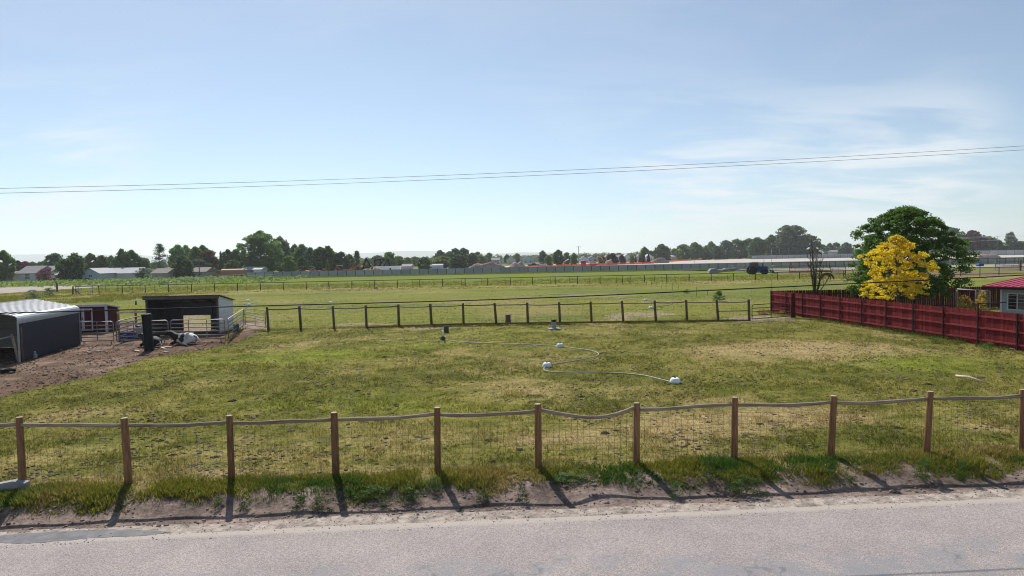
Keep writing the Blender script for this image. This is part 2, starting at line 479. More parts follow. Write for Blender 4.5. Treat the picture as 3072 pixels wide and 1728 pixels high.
def geo_steps(a, b, st, k):
    o = []; v = a
    while v < b: v += st; st *= k; o.append(v)
    return o
xs = list(np.arange(-36, 36.01, .3)); gr = geo_steps(36, 10000, .36, 1.12); xs = [-v for v in gr[::-1]] + xs + gr
ys = list(np.arange(-80, 5, 6)) + list(np.arange(5, 13, .8)) + list(np.arange(13, 19, .11)) + list(np.arange(19, 60, .3)) \
     + list(np.arange(60, 130, .7)) + list(np.arange(130, 230, 2)) + geo_steps(230, 10000, 3, 1.12)
xs = np.array(xs); ys = np.array(ys)
GX, GY = np.meshgrid(xs, ys); gx, gy = GX.ravel(), GY.ravel()
zz = g(gx, gy)
near = (gy > 8) & (gy < 70) & (np.abs(gx) < 45)
zz = zz + np.where(near, (fbm(gx * .9, gy * .9, 77, 3) - .5) * .05 * np.clip(1 - sstep(0, .4, s_of(gx, gy)), 0, 1), 0)
zz = zz - np.where(masks(gx, gy) > .5, .015 - .05 * (fbm(gx * 1.5, gy * 1.5, 79, 3) - .5), 0)
W, H = len(xs), len(ys)
idx = np.arange(W * H).reshape(H, W)
FQ = np.stack([idx[:-1, :-1], idx[:-1, 1:], idx[1:, 1:], idx[1:, :-1]], -1).reshape(-1, 4)
colr = np.ones((W * H, 4)); colr[:, :3] = ground_col(gx, gy)
ground = link('ground', np_mesh('ground', np.stack([gx, gy, zz], 1), FQ, m_ground, {'col': colr}, True))
tag(ground, 'grazed green and tan pasture running back from the road bank', 'pasture', kind='structure')

# road: pale chip seal, dusty at its edge
m_road, n, l, out = new_mat('chip_seal')
p = n.new('ShaderNodeBsdfPrincipled'); p.inputs['Roughness'].default_value = .85; p.inputs['Specular IOR Level'].default_value = .25
geo = n.new('ShaderNodeNewGeometry'); at = n.new('ShaderNodeAttribute'); at.attribute_name = 'sd'
vo = n.new('ShaderNodeTexVoronoi'); vo.inputs['Scale'].default_value = 62; l.new(geo.outputs['Position'], vo.inputs['Vector'])
rp = n.new('ShaderNodeValToRGB'); e = rp.color_ramp.elements
e[0].position = .0; e[0].color = (.215, .182, .172, 1); e[1].position = 1; e[1].color = (.45, .388, .365, 1)
k_ = rp.color_ramp.elements.new(.45); k_.color = (.305, .268, .253, 1)
sx = n.new('ShaderNodeSeparateColor'); l.new(vo.outputs['Color'], sx.inputs[0]); l.new(sx.outputs[0], rp.inputs['Fac'])
nb = noise(.7, 5, .6)
mrn = n.new('ShaderNodeMapRange'); mrn.inputs['From Min'].default_value = .3; mrn.inputs['From Max'].default_value = .7
mrn.inputs['To Min'].default_value = .88; mrn.inputs['To Max'].default_value = 1.1; l.new(nb, mrn.inputs['Value'])
hv = n.new('ShaderNodeHueSaturation'); l.new(rp.outputs[0], hv.inputs['Color']); l.new(mrn.outputs[0], hv.inputs['Value'])
# dust near the edge (narrow), bluish worn binder in the middle of the lane
dm = n.new('ShaderNodeMath'); dm.operation = 'MULTIPLY_ADD'; dm.inputs[1].default_value = .22; l.new(noise(2.2, 5, .7), dm.inputs[0]); l.new(at.outputs['Fac'], dm.inputs[2])
d1 = n.new('ShaderNodeMapRange'); d1.interpolation_type = 'SMOOTHSTEP'; d1.inputs['From Min'].default_value = .26; d1.inputs['From Max'].default_value = .44
d1.inputs['To Min'].default_value = .92; d1.inputs['To Max'].default_value = 0; l.new(dm.outputs[0], d1.inputs['Value'])
mx = n.new('ShaderNodeMixRGB'); mx.inputs['Color2'].default_value = (.43, .375, .325, 1); l.new(d1.outputs[0], mx.inputs['Fac']); l.new(hv.outputs[0], mx.inputs['Color1'])
wv = n.new('ShaderNodeMapRange'); wv.interpolation_type = 'SMOOTHSTEP'; wv.inputs['From Min'].default_value = 1.5; wv.inputs['From Max'].default_value = 2.5
l.new(at.outputs['Fac'], wv.inputs['Value'])
nw = n.new('ShaderNodeMapRange'); nw.inputs['From Min'].default_value = .42; nw.inputs['From Max'].default_value = .62; l.new(noise(1.1, 6, .7), nw.inputs['Value'])
wm = n.new('ShaderNodeMath'); wm.operation = 'MULTIPLY'; l.new(wv.outputs[0], wm.inputs[0]); l.new(nw.outputs[0], wm.inputs[1])
wm2 = n.new('ShaderNodeMath'); wm2.operation = 'MULTIPLY'; wm2.inputs[1].default_value = .85; l.new(wm.outputs[0], wm2.inputs[0])
mx2 = n.new('ShaderNodeMixRGB'); mx2.inputs['Color2'].default_value = (.235, .235, .25, 1); l.new(wm2.outputs[0], mx2.inputs['Fac']); l.new(mx.outputs[0], mx2.inputs['Color1'])
# hairline cracks
vc = n.new('ShaderNodeTexVoronoi'); vc.feature = 'DISTANCE_TO_EDGE'; vc.inputs['Scale'].default_value = .42
ds = n.new('ShaderNodeTexNoise'); ds.inputs['Scale'].default_value = 3; ds.inputs['Detail'].default_value = 4; l.new(geo.outputs['Position'], ds.inputs['Vector'])
va = n.new('ShaderNodeMixRGB'); va.blend_type = 'ADD'; va.inputs['Fac'].default_value = .7; l.new(geo.outputs['Position'], va.inputs['Color1']); l.new(ds.outputs['Color'], va.inputs['Color2'])
l.new(va.outputs[0], vc.inputs['Vector'])
ck = n.new('ShaderNodeMapRange'); ck.inputs['From Min'].default_value = .006; ck.inputs['From Max'].default_value = .018; ck.inputs['To Min'].default_value = .5; ck.inputs['To Max'].default_value = 0
l.new(vc.outputs['Distance'], ck.inputs['Value'])
ck2 = n.new('ShaderNodeMath'); ck2.operation = 'MULTIPLY'; l.new(ck.outputs[0], ck2.inputs[0]); l.new(wm.outputs[0], ck2.inputs[1])
mx3 = n.new('ShaderNodeMixRGB'); mx3.inputs['Color2'].default_value = (.09, .085, .085, 1); l.new(ck2.outputs[0], mx3.inputs['Fac']); l.new(mx2.outputs[0], mx3.inputs['Color1'])
l.new(mx3.outputs[0], p.inputs['Base Color'])
bp = n.new('ShaderNodeBump'); bp.inputs['Strength'].default_value = .6; bp.inputs['Distance'].default_value = .012; l.new(vo.outputs['Distance'], bp.inputs['Height'])
l.new(bp.outputs[0], p.inputs['Normal']); l.new(p.outputs[0], out.inputs['Surface'])

def strip_sheet(name, srows, z, mat, jit=None, t0=-300, t1=330, label=None):
    ts = np.concatenate([np.arange(t0, -8, 6), np.arange(-8, 34, .12), np.arange(34, t1, 6)])
    V = []; sd = []
    for k, s in enumerate(srows):
        j = jit[k] if jit else 0
        ss = s + (fbm(ts * .55, ts * 0 + k * 9.1, 101 + k, 5) - .5) * 2 * j
        P = np.array([FA.x, FA.y])[None] + ts[:, None] * np.array([FU.x, FU.y]) + ss[:, None] * np.array([FN.x, FN.y])
        V.append(np.column_stack([P, np.full(len(ts), z)])); sd.append(ss - srows[0])
    V = np.concatenate(V); nT = len(ts); ix = np.arange(len(V)).reshape(len(srows), nT)
    F = np.stack([ix[1:, :-1], ix[1:, 1:], ix[:-1, 1:], ix[:-1, :-1]], -1).reshape(-1, 4)
    o = link(name, np_mesh(name, V, F, mat, {'sd': np.concatenate(sd)}))
    return tag(o, label, None, kind='structure')
m_gravel = basic('shoulder_gravel', (.225, .185, .155), .95, .42, 5, .9, col2=(.33, .28, .24), bscale=18)
strip_sheet('gravel_shoulder', [1.88, 2.1, 2.6], ROAD_Z + .006, m_gravel, [.14, 0, 0], label='pale gravel shoulder along the road edge')
strip_sheet('road', [2.38, 2.6, 2.9, 4, 6, 9.4], ROAD_Z + .014, m_road, [.05, .02, 0, 0, 0, .05], label='pale grey chip seal country road')
strip_sheet('far_gravel_shoulder', [9.3, 10.2], ROAD_Z + .006, m_gravel, [0, .1])
# smoother grey asphalt repair let into the road edge
m_patch = basic('patch_asphalt', (.125, .122, .130), .7, .22, 5, .3, col2=(.155, .150, .158), bscale=60)
pp = [G('F1', a, b, ROAD_Z) for a, b in ((-400, 1180), (-150, 1158), (0, 1150), (180, 1134), (400, 1124), (600, 1110), (760, 1108), (950, 1106), (1100, 1112), (1290, 1120),
      (1200, 1138), (1080, 1152), (950, 1158), (700, 1170), (480, 1188), (300, 1204), (140, 1212), (0, 1206), (-200, 1200), (-400, 1195))]
rng = random.Random(4); dense = []
for i, a in enumerate(pp):
    b = pp[(i + 1) % len(pp)]
    for k in range(6):
        q = a.lerp(b, k / 6); dense.append((q.x + rng.uniform(-.03, .03), q.y + rng.uniform(-.02, .02), ROAD_Z + .0185))
tag(MB().add(dense, [tuple(range(len(dense)))]).build('asphalt_patch', m_patch), 'smooth grey asphalt patch in the road edge', None, kind='structure')

# dirt track, building lot and yards far away
m_track = basic('track_dirt', (.29, .235, .205), .95, .25, .5, .4, col2=(.34, .285, .25))
m_lot = basic('lot_dirt', (.42, .36, .305), .95, .2, .12, .3, col2=(.50, .44, .38))
def sheet(name, pts, z, mat, label):
    o = MB().add([(p[0], p[1], z) for p in pts], [tuple(range(len(pts)))]).build(name, mat)
    return tag(o, label, None, kind='structure')
sheet('dirt_track', [G('2', a, b) for a, b in ((-900, 975), (-200, 950), (300, 930), (800, 918), (1150, 912), (1500, 916), (1500, 935), (1130, 962), (800, 985), (400, 1005), (0, 1035), (-900, 1080))], .02, m_track,
      'pale dirt track crossing behind the corner fence post')
sheet('building_lot', [(-60, 217.5), (150, 217.5), (420, 217.5), (480, 520), (250, 560), (90, 560), (20, 420), (-60, 330)], .03, m_lot, 'pale graded dirt of the building site behind the wall')
sheet('bare_yard', [G('6', 1350, 775), G('6', 2600, 790), (95, 168), (190, 190), (190, 205), (45, 205)], .025, m_track, 'bare earth yard in front of the wall by the tractor')

# hills on the horizon
m_hill = basic('hill_scrub', (.16, .16, .13), .95, .2, .002, 0)
hp = [(-2500, 25), (-900, 30), (-300, 34), (0, 36), (60, 37), (120, 36), (200, 35), (330, 31), (420, 27), (520, 23), (700, 20), (850, 19), (1000, 20), (1075, 21), (1140, 22), (1210, 25),
      (1280, 24), (1330, 20), (1400, 14), (1480, 12), (1560, 14), (1620, 13), (1700, 9), (1850, 7), (2100, 6), (2400, 7), (2800, 8), (3300, 10), (4500, 16), (6000, 20)]
V = []; F = []
hx = np.arange(-2500, 6000, 18); hh = np.interp(hx, [a for a, b in hp], [b for a, b in hp]) + (fbm(hx / 60., hx * 0, 5, 4) - .5) * 3.2
for i, (x, h_) in enumerate(zip(hx, hh)):
    X = (x - 1536) / FPX
    V += [(X * 8200, 8200, -2), (X * 8700, 8700, h_ * .62 * 8700 / FPX), (X * 9000, 9000, h_ * 9000 / FPX + 3), (X * 9500, 9500, -2)]
    if i: F += [((i - 1) * 4 + k, i * 4 + k, i * 4 + k + 1, (i - 1) * 4 + k + 1) for k in range(3)]
tag(MB().add(V, F, True).build('hills', m_hill), 'low blue hills on the horizon', None, kind='structure')

# ------------------------------------------------------------------ grass geometry
m_blade, n, l, out = new_mat('grass_blade')
at = n.new('ShaderNodeAttribute'); at.attribute_name = 'col'
p = n.new('ShaderNodeBsdfPrincipled'); p.inputs['Roughness'].default_value = .85; p.inputs['Specular IOR Level'].default_value = .04
l.new(at.outputs['Color'], p.inputs['Base Color'])
t = n.new('ShaderNodeBsdfTranslucent'); l.new(at.outputs['Color'], t.inputs['Color'])
mx = n.new('ShaderNodeMixShader'); mx.inputs['Fac'].default_value = .4
l.new(p.outputs[0], mx.inputs[1]); l.new(t.outputs[0], mx.inputs[2]); l.new(mx.outputs[0], out.inputs['Surface'])
nrng = np.random.default_rng(7)
def blades(name, P, hgt, wid, spread, nb, col, lean=.5, bent=False, cvar=.3):
    """P (n,3) tuft feet, hgt (n,) heights, col (n,3): nb blades per tuft"""
    N = len(P) * nb
    B = np.repeat(P, nb, 0); h = np.repeat(hgt, nb) * nrng.uniform(.55, 1.15, N); c = np.repeat(col, nb, 0)
    a = nrng.uniform(0, 2 * np.pi, N); r = spread * np.sqrt(nrng.uniform(0, 1, N)) * np.repeat(hgt / hgt.mean(), nb)
    B = B + np.stack([np.cos(a) * r, np.sin(a) * r, np.zeros(N)], 1); B[:, 2] -= .012
    a2 = a + nrng.normal(0, .8, N); ln = lean * h * nrng.uniform(.1, 1, N)
    T = B + np.stack([np.cos(a2) * ln, np.sin(a2) * ln, h], 1)
    wa = nrng.uniform(0, np.pi, N); w = wid * nrng.uniform(.6, 1.3, N)
    D = np.stack([np.cos(wa) * w, np.sin(wa) * w, np.zeros(N)], 1) / 2
    c = np.clip(c * nrng.uniform(1 - cvar, 1 + cvar, N)[:, None] * (1 + nrng.normal(0, .06, (N, 3))), .01, .9)
    if bent:
        M = B + (T - B) * .55; M[:, 2] += .12 * h; 
        V = np.stack([B - D, B + D, M + D * .8, M - D * .8, T], 1).reshape(-1, 3)
        o = np.arange(N)[:, None] * 5
        F = np.concatenate([o + [0, 1, 2], o + [0, 2, 3], o + [3, 2, 4]]); k = 5
    else:
        V = np.stack([B - D, B + D, T], 1).reshape(-1, 3); F = np.arange(N)[:, None] * 3 + [0, 1, 2]; k = 3
    cc = np.ones((N * k, 4)); cc[:, :3] = np.repeat(c, k, 0)
    o = link(name, np_mesh(name, V, F, m_blade, {'col': cc}))
    return o
def in_view(x, y, m=1.0): return np.abs(x) < (y * .76 + m)
# short grazed turf of the paddock
def turf(y0, y1, dens):
    nn = int((y1 - y0) * 1.6 * .76 * (y0 + y1) / 2 * dens * 1.25)
    y = nrng.uniform(y0, y1, nn); x = nrng.uniform(-1, 1, nn) * (y * .77 + 1.5)
    keep = (masks(x, y) < .5) | (nrng.uniform(0, 1, nn) < .10)
    keep &= (s_of(x, y) < .25) & (nrng.uniform(0, 1, nn) < .35 + fbm(x / 1.3, y / 1.3, 15, 3) * 1.0)
    return x[keep], y[keep]
tx, ty = [], []
for y0, y1, dn in ((15, 20, 120), (20, 26, 85), (26, 34, 52), (34, 44, 32), (44, 58, 17), (58, 84, 6)):
    a, b = turf(y0, y1, dn); tx.append(a); ty.append(b)
tx = np.concatenate(tx); ty = np.concatenate(ty)
hg = .026 + .10 * fbm(tx / 1.2, ty / 1.2, 18, 3) ** 2 * 1.8 + .0007 * ty
tc = ground_col(tx, ty); tc = tc * np.array([1.10, 1.10, .95])
o = blades('short_grass', np.stack([tx, ty, g(tx, ty)], 1), hg, .017, .06, 5, tc, 1.1, cvar=.7)
tag(o, 'short grazed grass of the paddock', 'grass', kind='stuff')
# ------------------------------------------------------------------ shared materials
M = {}
M['post'] = wood('post_wood', (.18, .092, .046), (.29, .155, .082))
M['rail'] = wood('rail_wood', (.22, .165, .12), (.34, .27, .205), 3, axis='x')
M['endgrain'] = basic('post_end_grain', (.45, .36, .27), .9, .2, 20, .2)
M['post_old'] = wood('old_post_wood', (.10, .070, .052), (.16, .115, .088))
M['wire'] = basic('galvanised_wire', (.09, .085, .08), .6, .1, 5, 0, .3)
M['red'] = wood('red_stained_board', (.135, .014, .017), (.205, .026, .029), 3, .8, rv=.32)
M['red_rail'] = wood('red_stained_rail', (.18, .026, .029), (.27, .050, .052), 3, .65, 'y')
M['maroon'] = wood('maroon_board', (.055, .010, .012), (.085, .016, .018), 3, .8)
M['dark_post'] = basic('dark_steel_post', (.045, .022, .024), .55, .2, 5, .05, .2)
M['steel'] = basic('pipe_steel', (.34, .33, .33), .45, .25, 8, .05, .7)
M['pipe_dark'] = basic('painted_pipe', (.022, .017, .016), .5, .3, 4, .05, .3)
M['tube'] = basic('corral_tube', (.27, .245, .245), .5, .3, 6, .05, .5)
M['black'] = basic('black_pipe', (.012, .014, .017), .42, .3, 4, .15)
M['white'] = basic('white_paint', (.72, .72, .74), .6, .08, 3, .05)
M['pod'] = basic('pod_plastic', (.80, .83, .88), .4, .06, 3, .02)
M['hose'] = basic('hose_plastic', (.42, .41, .34), .5, .15, 4, .05)
M['concrete'] = basic('concrete', (.33, .32, .31), .9, .25, 6, .25)
M['dark_concrete'] = basic('dark_concrete', (.085, .085, .09), .85, .3, 6, .25)
M['cable'] = basic('black_cable', (.012, .012, .013), .5, .1, 3, 0)
M['alu'] = basic('line_wire', (.10, .10, .105), .4, .05, 3, 0, .8)
M['rubber'] = basic('tyre_rubber', (.02, .02, .021), .75, .2, 9, .2)
M['glass'] = basic('dark_glass', (.018, .022, .028), .08, .1, 2, 0, spec=.8)
M['plank'] = wood('weathered_plank', (.40, .32, .27), (.54, .45, .40), 3, axis='x')
M['bluepl'] = basic('blue_plastic', (.02, .07, .30), .4, .1, 3, .02)

def L2(a, b, t): return a + (b - a) * t
# ------------------------------------------------------------------ roadside fence
front = empty('post_and_rail_fence', FA, 0, 'round wooden post and sagging rail fence beside the road with wire netting', 'fence')
tops = [(-216, 1062), (48, 1050), (312, 1052), (578, 1045), (841, 1037), (1100, 1025), (1353, 1016), (1602, 1014), (1849, 1000), (2098, 996), (2341, 985), (2574, 980), (2800, 972)]
bx_ = [-212, 58, 324, 583, 845, 1101, 1355, 1601, 1847, 2090, 2331, 2572, 2806]
railz = []
rng = random.Random(12)
posts = []
for (tx_, ty_), bx in zip(tops, bx_):
    b = G('D', bx, 1208 - (bx - 583) * .0378 + 1.5)
    q = AT('D', tx_, ty_, b.y); q.y = b.y + rng.uniform(-.03, .03)
    posts.append((b, q))
for b, q in posts:
    d = (q - b).normalized(); r = rng.uniform(.074, .084)
    pm = MB().tube([b - d * .35, L2(b, q, .33), L2(b, q, .66), q - d * .012, q], [r * 1.06, r * 1.02, r, r * .97, r * .90], 14)
    po = pm.build('post', M['post'], front, FA)
    MB().tube([q - d * .004, q + d * .006], [r * .9, r * .84], 14).build('end_grain', M['endgrain'], po, FA)
sag = [.02, .01, .03, .02, .03, .05, .23, .01, .04, .05, .03, .04]
lift = [0, 0, 0, 0, -.02, 0, 0, -.06, 0, .0, 0, 0]
for i in range(len(posts) - 1):
    a, b = posts[i], posts[i + 1]
    za = a[1] - (a[1] - a[0]).normalized() * (.17 if i != 6 else .12); zb = b[1] - (b[1] - b[0]).normalized() * (.16 if i != 6 else .09)
    pts = []
    for k in range(11):
        t = k / 10; q = za.lerp(zb, t)
        sk = 4 * t * (1 - t) * (1 + (.45 * (t - .5) if i == 6 else 0))
        q.z += -sag[i] * sk + .008 * math.sin(i * 3 + t * 9)
        q.y += .01 * math.sin(i * 5 + t * 7)
        pts.append(q)
    d = (pts[1] - pts[0]).normalized(); 
    MB().tube(pts, [.043 + .004 * math.sin(i + k) for k in range(11)], 10).build('rail', M['rail'], front, FA)
    # woven wire netting stapled to the road side of the posts
    wm = MB(); L = (b[0] - a[0]).length; nst = 15
    for h_ in (.06, .17, .29, .42, .57, .74, .92, 1.10, 1.2):
        pw = [a[0].lerp(b[0], k / 6) + Vector((0, .09, h_ - (.015 + .03 * (h_ > 1)) * math.sin(math.pi * k / 6))) for k in range(7)]
        wm.tube(pw, .003 if i in (6, 7) else .0022, 4, False)
    for k in range(nst + 1):
        q = a[0].lerp(b[0], (k + .5) / (nst + 1)) + Vector((0, .09, 0))
        wm.tube([q + Vector((0, 0, .06)), q + Vector((rng.uniform(-.01, .01), 0, 1.19))], .0030 if i in (6, 7) else .0024, 4, False)
    wm.build('wire_netting', M['wire'], front, FA)

# ------------------------------------------------------------------ paddock back fence
bkx = [(805.6, 991), (903, 990), (1003, 987.5), (1100, 984.5), (1197, 980), (1295, 976.5), (1391, 974), (1489, 972.5), (1584, 971), (1680, 969.5), (1775, 968.5), (1870, 967),
       (1968, 966), (2061, 965), (2155, 964), (2248, 963)]
topy = [921, 918.5, 918, 916, 913, 911.5, 909.5, 908.5, 907.5, 906.5, 904.5, 902.5, 901, 899.5, 899, 898]
back0 = G('S', *bkx[0])
backf = empty('paddock_back_fence', back0, 0, 'weathered wooden post and single rail fence across the back of the paddock', 'fence')
bp_ = []
for (x, y), tyy in zip(bkx, topy):
    b = G('S', x, y); q = AT('S', x + rng.uniform(-6, -2), tyy, b.y); bp_.append((b, q))
    d = (q - b).normalized(); r = rng.uniform(.085, .105)
    MB().tube([b - d * .3, L2(b, q, .5), q - d * .01, q], [r * 1.05, r, r * .96, r * .88], 10).build('post', M['post_old'], backf, back0)
for i in range(len(bp_) - 1):
    a, b = bp_[i], bp_[i + 1]
    za = a[1] - Vector((0, 0, .17)); zb = b[1] - Vector((0, 0, .17 + rng.uniform(-.03, .03)))
    sg = rng.uniform(.0, .07)
    MB().tube([za.lerp(zb, t) - Vector((0, 0, sg * 4 * t * (1 - t))) for t in (0, .2, .4, .6, .8, 1)], .045, 7).build('rail', M['post_old'] if i % 3 == 0 else M['rail'], backf, back0)
    wm = MB()
    for h_ in (.1, .28, .48, .7, .95, 1.2):
        wm.tube([a[0] + Vector((0, .1, h_)), b[0] + Vector((0, .1, h_))], .003, 4, False)
    for k in range(9):
        q = a[0].lerp(b[0], (k + .5) / 9) + Vector((0, .1, 0)); wm.tube([q + Vector((0, 0, .08)), q + Vector((0, 0, 1.2))], .002, 4, False)
    wm.build('wire_netting', M['wire'], backf, back0)
a, b = bp_[-2], bp_[-1]
MB().tube([a[0] + Vector((0, -.02, .76)), b[0] + Vector((0, -.02, .78))], .04, 7).build('rail', M['rail'], backf, back0)
# low earth and board lip under that fence
for i in range(3, len(bp_) - 1):
    a, b = bp_[i][0], bp_[i + 1][0]
    MB().bar(a + Vector((.1, -.13, .05)), b + Vector((-.1, -.13, .05 + rng.uniform(-.02, .02))), .05, .14).build('kick_board', M['post_old'], backf, back0)

# ------------------------------------------------------------------ tube gates and corral panels
def tube_panel(name, A, B, label, hgt=1.45, bars=6, cat='panel', group='tube corral panels', mat='tube', r=.031, z0=.2, bend=0.0, feet=True, verts=1):
    A, B = Vector(A), Vector(B); root = empty(name, A, 0, label, cat, group)
    d = (B - A); L = d.length; d.normalize(); up = Vector((0, 0, 1)); o = A
    rc = .16
    fr = MB()
    pts = [A + up * z0, A + up * (hgt - rc), A + d * (rc * .3) + up * (hgt - rc * .3), A + d * rc + up * hgt, B - d * rc + up * hgt, B - d * (rc * .3) + up * (hgt - rc * .3), B + up * (hgt - rc), B + up * z0, A + up * z0]
    fr.tube(pts, r * 1.15, 7)
    fr.build('frame', M[mat], root, o)
    n_ = bars - 2
    for k in range(n_):
        z = z0 + (hgt - z0) * (k + 1) / (n_ + 1)
        side = Vector((-d.y, d.x, 0))
        MB().tube([A.lerp(B, t) + up * (z + bend * math.sin(t * 3.1 + k)) + side * (bend * 1.3 * math.sin(t * 3.1)) for t in ((0, 1) if not bend else (0, .25, .5, .75, 1))], r, 6).build('bar', M[mat], root, o)
    for k in range(verts):
        q = A.lerp(B, (k + 1) / (verts + 1)); MB().bar(q + up * z0, q + up * hgt, .05, .012, d.cross(up)).build('stay', M[mat], root, o)
    if feet:
        for t in (.08, .92):
            q = A.lerp(B, t)
            MB().tube([q + up * (z0 + .02), q + up * (-.03)], r, 6).build('foot', M[mat], root, o)
    return root
c1 = G('M8', 200, 785); c2 = G('M8', 655, 785); c3 = G('M8', 1405, 775); c4_ = G('M8', 1440, 770); c5 = G('M8', 2185, 765); yrow = 44.0
def row(wx):  # along the panel row
    q = AT('M8', wx, 700, yrow); q.z = 0; return q
tube_panel('corral_fence', row(200), row(650), 'grey tube corral panel in front of the red shed', verts=1)
tube_panel('corral_fence', row(690), row(1405), 'grey tube corral panel behind the black standpipe', verts=2)
tube_panel('corral_fence', row(1440), row(2188), 'grey tube corral panel in front of the open shelter, behind the black and white cow', verts=2)
# ------------------------------------------------------------------ red fence positions needed by the gate
RF0 = AT('7', 203, 848, 57.4); RF0.z = 0
RFa = G('7', 432, 1112); RFb = G('7', 2530, 1420)
RD = (RFb - RF0).normalized(); RD.z = 0
RN = Vector((RD.y, -RD.x, 0))                # faces the paddock
if RN.x > 0: RN = -RN
gl = bp_[-1][0] + Vector((.2, 0, 0)); gr_ = G('7', 405, 1110)
gate = tube_panel('tube_gate', gl, gr_ + Vector((-.25, 0, 0)), 'dark brown tube gate between the back fence and the red board fence', 1.2, 5, 'gate', None, 'pipe_dark', .025, .15, feet=False, verts=1)
gpost = empty('gate_post', gr_, 0, 'thick dark red gate post at the end of the red board fence', 'post')
pm = MB().tube([gr_ + Vector((0, 0, -.3)), gr_ + Vector((0, 0, 1.86)), gr_ + Vector((0, 0, 1.9))], [.17, .16, .14], 10)
pm.build('shaft', M['maroon'], gpost, gr_)
MB().lathe([(.02, 1.9), (.15, 1.9), (.12, 1.93), (.02, 1.95)], (gr_.x, gr_.y, 0), 10).build('cap', M['maroon'], gpost, gr_)

# ------------------------------------------------------------------ red board fence (towards the camera) and maroon fence behind the trees
redf = empty('red_board_fence', RF0, 0, 'red stained board fence with three rails running away along the paddock', 'fence')
L = (RFb - RF0).length + 5.5
bw, bt, bh = .139, .018, 1.84
brng = random.Random(3)
board_meshes = []
for k in range(6):
    mb = MB(); w = bw * brng.uniform(.96, 1.0); e = .035
    poly = [(-w / 2, 0, .04), (w / 2, 0, .04), (w / 2, 0, bh - e), (w / 2 - e, 0, bh), (-w / 2 + e, 0, bh), (-w / 2, 0, bh - e)]
    mb.prism([Vector(p) for p in poly], (0, -bt / 2, 0), (0, bt / 2, 0)); board_meshes.append(mb.mesh('board', M['red']))
rz_red = math.atan2(RD.y, RD.x)
nb_ = int(L / .1465)
for i in range(nb_):
    o = link('board', brng.choice(board_meshes), redf, RD * ((i + .5) * .1465) + RN * brng.uniform(-.004, .004) + Vector((0, 0, brng.uniform(-.012, .012))), (0, brng.uniform(-.006, .006), rz_red + brng.uniform(-.02, .02)))
npost = int(L / 2.42) + 1
for i in range(npost):
    s0 = i * 2.42; s1 = min(s0 + 2.42, L)
    for h_ in (.30, .92, 1.52):
        if i == 0 and h_ < .5: pass
        a = RF0 + RD * (s0 + .035) + RN * .04; b = RF0 + RD * (s1 - .035) + RN * .04
        MB().bar(a + Vector((0, 0, h_)), b + Vector((0, 0, h_)), .055, .085).build('rail', M['red_rail'], redf, RF0)
for i in range(npost + 1):
    s0 = min(i * 2.42, L); q = RF0 + RD * s0 + RN * .07
    tall = 1.95 if i < npost - 3 else 1.86
    hh_ = {5: 2.06, 7: 2.12, 9: 2.2}.get(i, 1.84)
    pm = MB().box((q.x, q.y, hh_ / 2 - .15), (.065, .065, hh_ + .3), rz_red)
    po = pm.build('post', M['dark_post'], redf, RF0)
    if i in (5, 7, 9):
        MB().bar(q + Vector((0, 0, hh_ - .02)), q + Vector((1.55, .1, hh_ + .0)), .045, .05).build('arm', M['dark_post'], po, RF0)
# loose scraps of board at the foot of the fence
for wx, wy, a in ((1015, 1163, .9), (1890, 1312, .7), (2490, 1415, .25)):
    q = G('7', wx, wy); q = q + RN * .1
    o = MB().box((0, 0, .05), (.5, .09, .02)).build('board_scrap', M['plank'], None, loc=(q.x, q.y, .03), rot=(.25, .2, a))
    tag(o, {1015: 'small bleached board scrap leaning at the far foot of the red fence', 1890: 'bleached board scrap at the middle foot of the red fence', 2490: 'bleached board scrap at the near foot of the red fence'}[wx], 'board scrap', 'board scraps')

marf = empty('maroon_board_fence', RF0, 0, 'dark maroon dog-eared board fence behind the yellow tree', 'fence')
MBm = []
for k in range(5):
    mb = MB(); w = .135 * brng.uniform(.95, 1); e = .04
    poly = [(-w / 2, 0, .04), (w / 2, 0, .04), (w / 2, 0, bh - e), (w / 2 - e, 0, bh), (-w / 2 + e, 0, bh), (-w / 2, 0, bh - e)]
    mb.prism([Vector(p) for p in poly], (0, -.009, 0), (0, .009, 0)); MBm.append(mb.mesh('board', M['maroon']))
Lm = 24.0
for i in range(int(Lm / .15)):
    link('board', brng.choice(MBm), marf, (.1 + i * .15, 0, brng.uniform(-.015, .015)), (0, brng.uniform(-.006, .006), brng.uniform(-.03, .03)))
for i in range(10):
    for h_ in (.3, 1.5):
        MB().bar((i * 2.4 + .03, .034, h_), (i * 2.4 + 2.37, .034, h_), .04, .085).build('rail', M['maroon'], marf)
    MB().box((i * 2.4, .06, .8), (.09, .09, 2.0)).build('post', M['maroon'], marf)

# ------------------------------------------------------------------ carport shed
m_roofm = basic('roof_metal', (.36, .37, .39), .45, .1, 2, .03, .3)
m_slate = basic('slate_blue_metal', (.030, .036, .055), .5, .12, 2, .04, .1)
m_inside = basic('galvanised_inside', (.58, .55, .52), .6, .1, 3, .04, 0)
S0 = G('1', 205, 893); S1 = G('1', 803, 716)
cd = (S1 - S0); CL = cd.length; rzc = math.atan2(cd.y, cd.x)
car = empty('carport_shed', S0, rzc, 'metal carport shed with slate blue side wall and pale ribbed roof', 'shed')
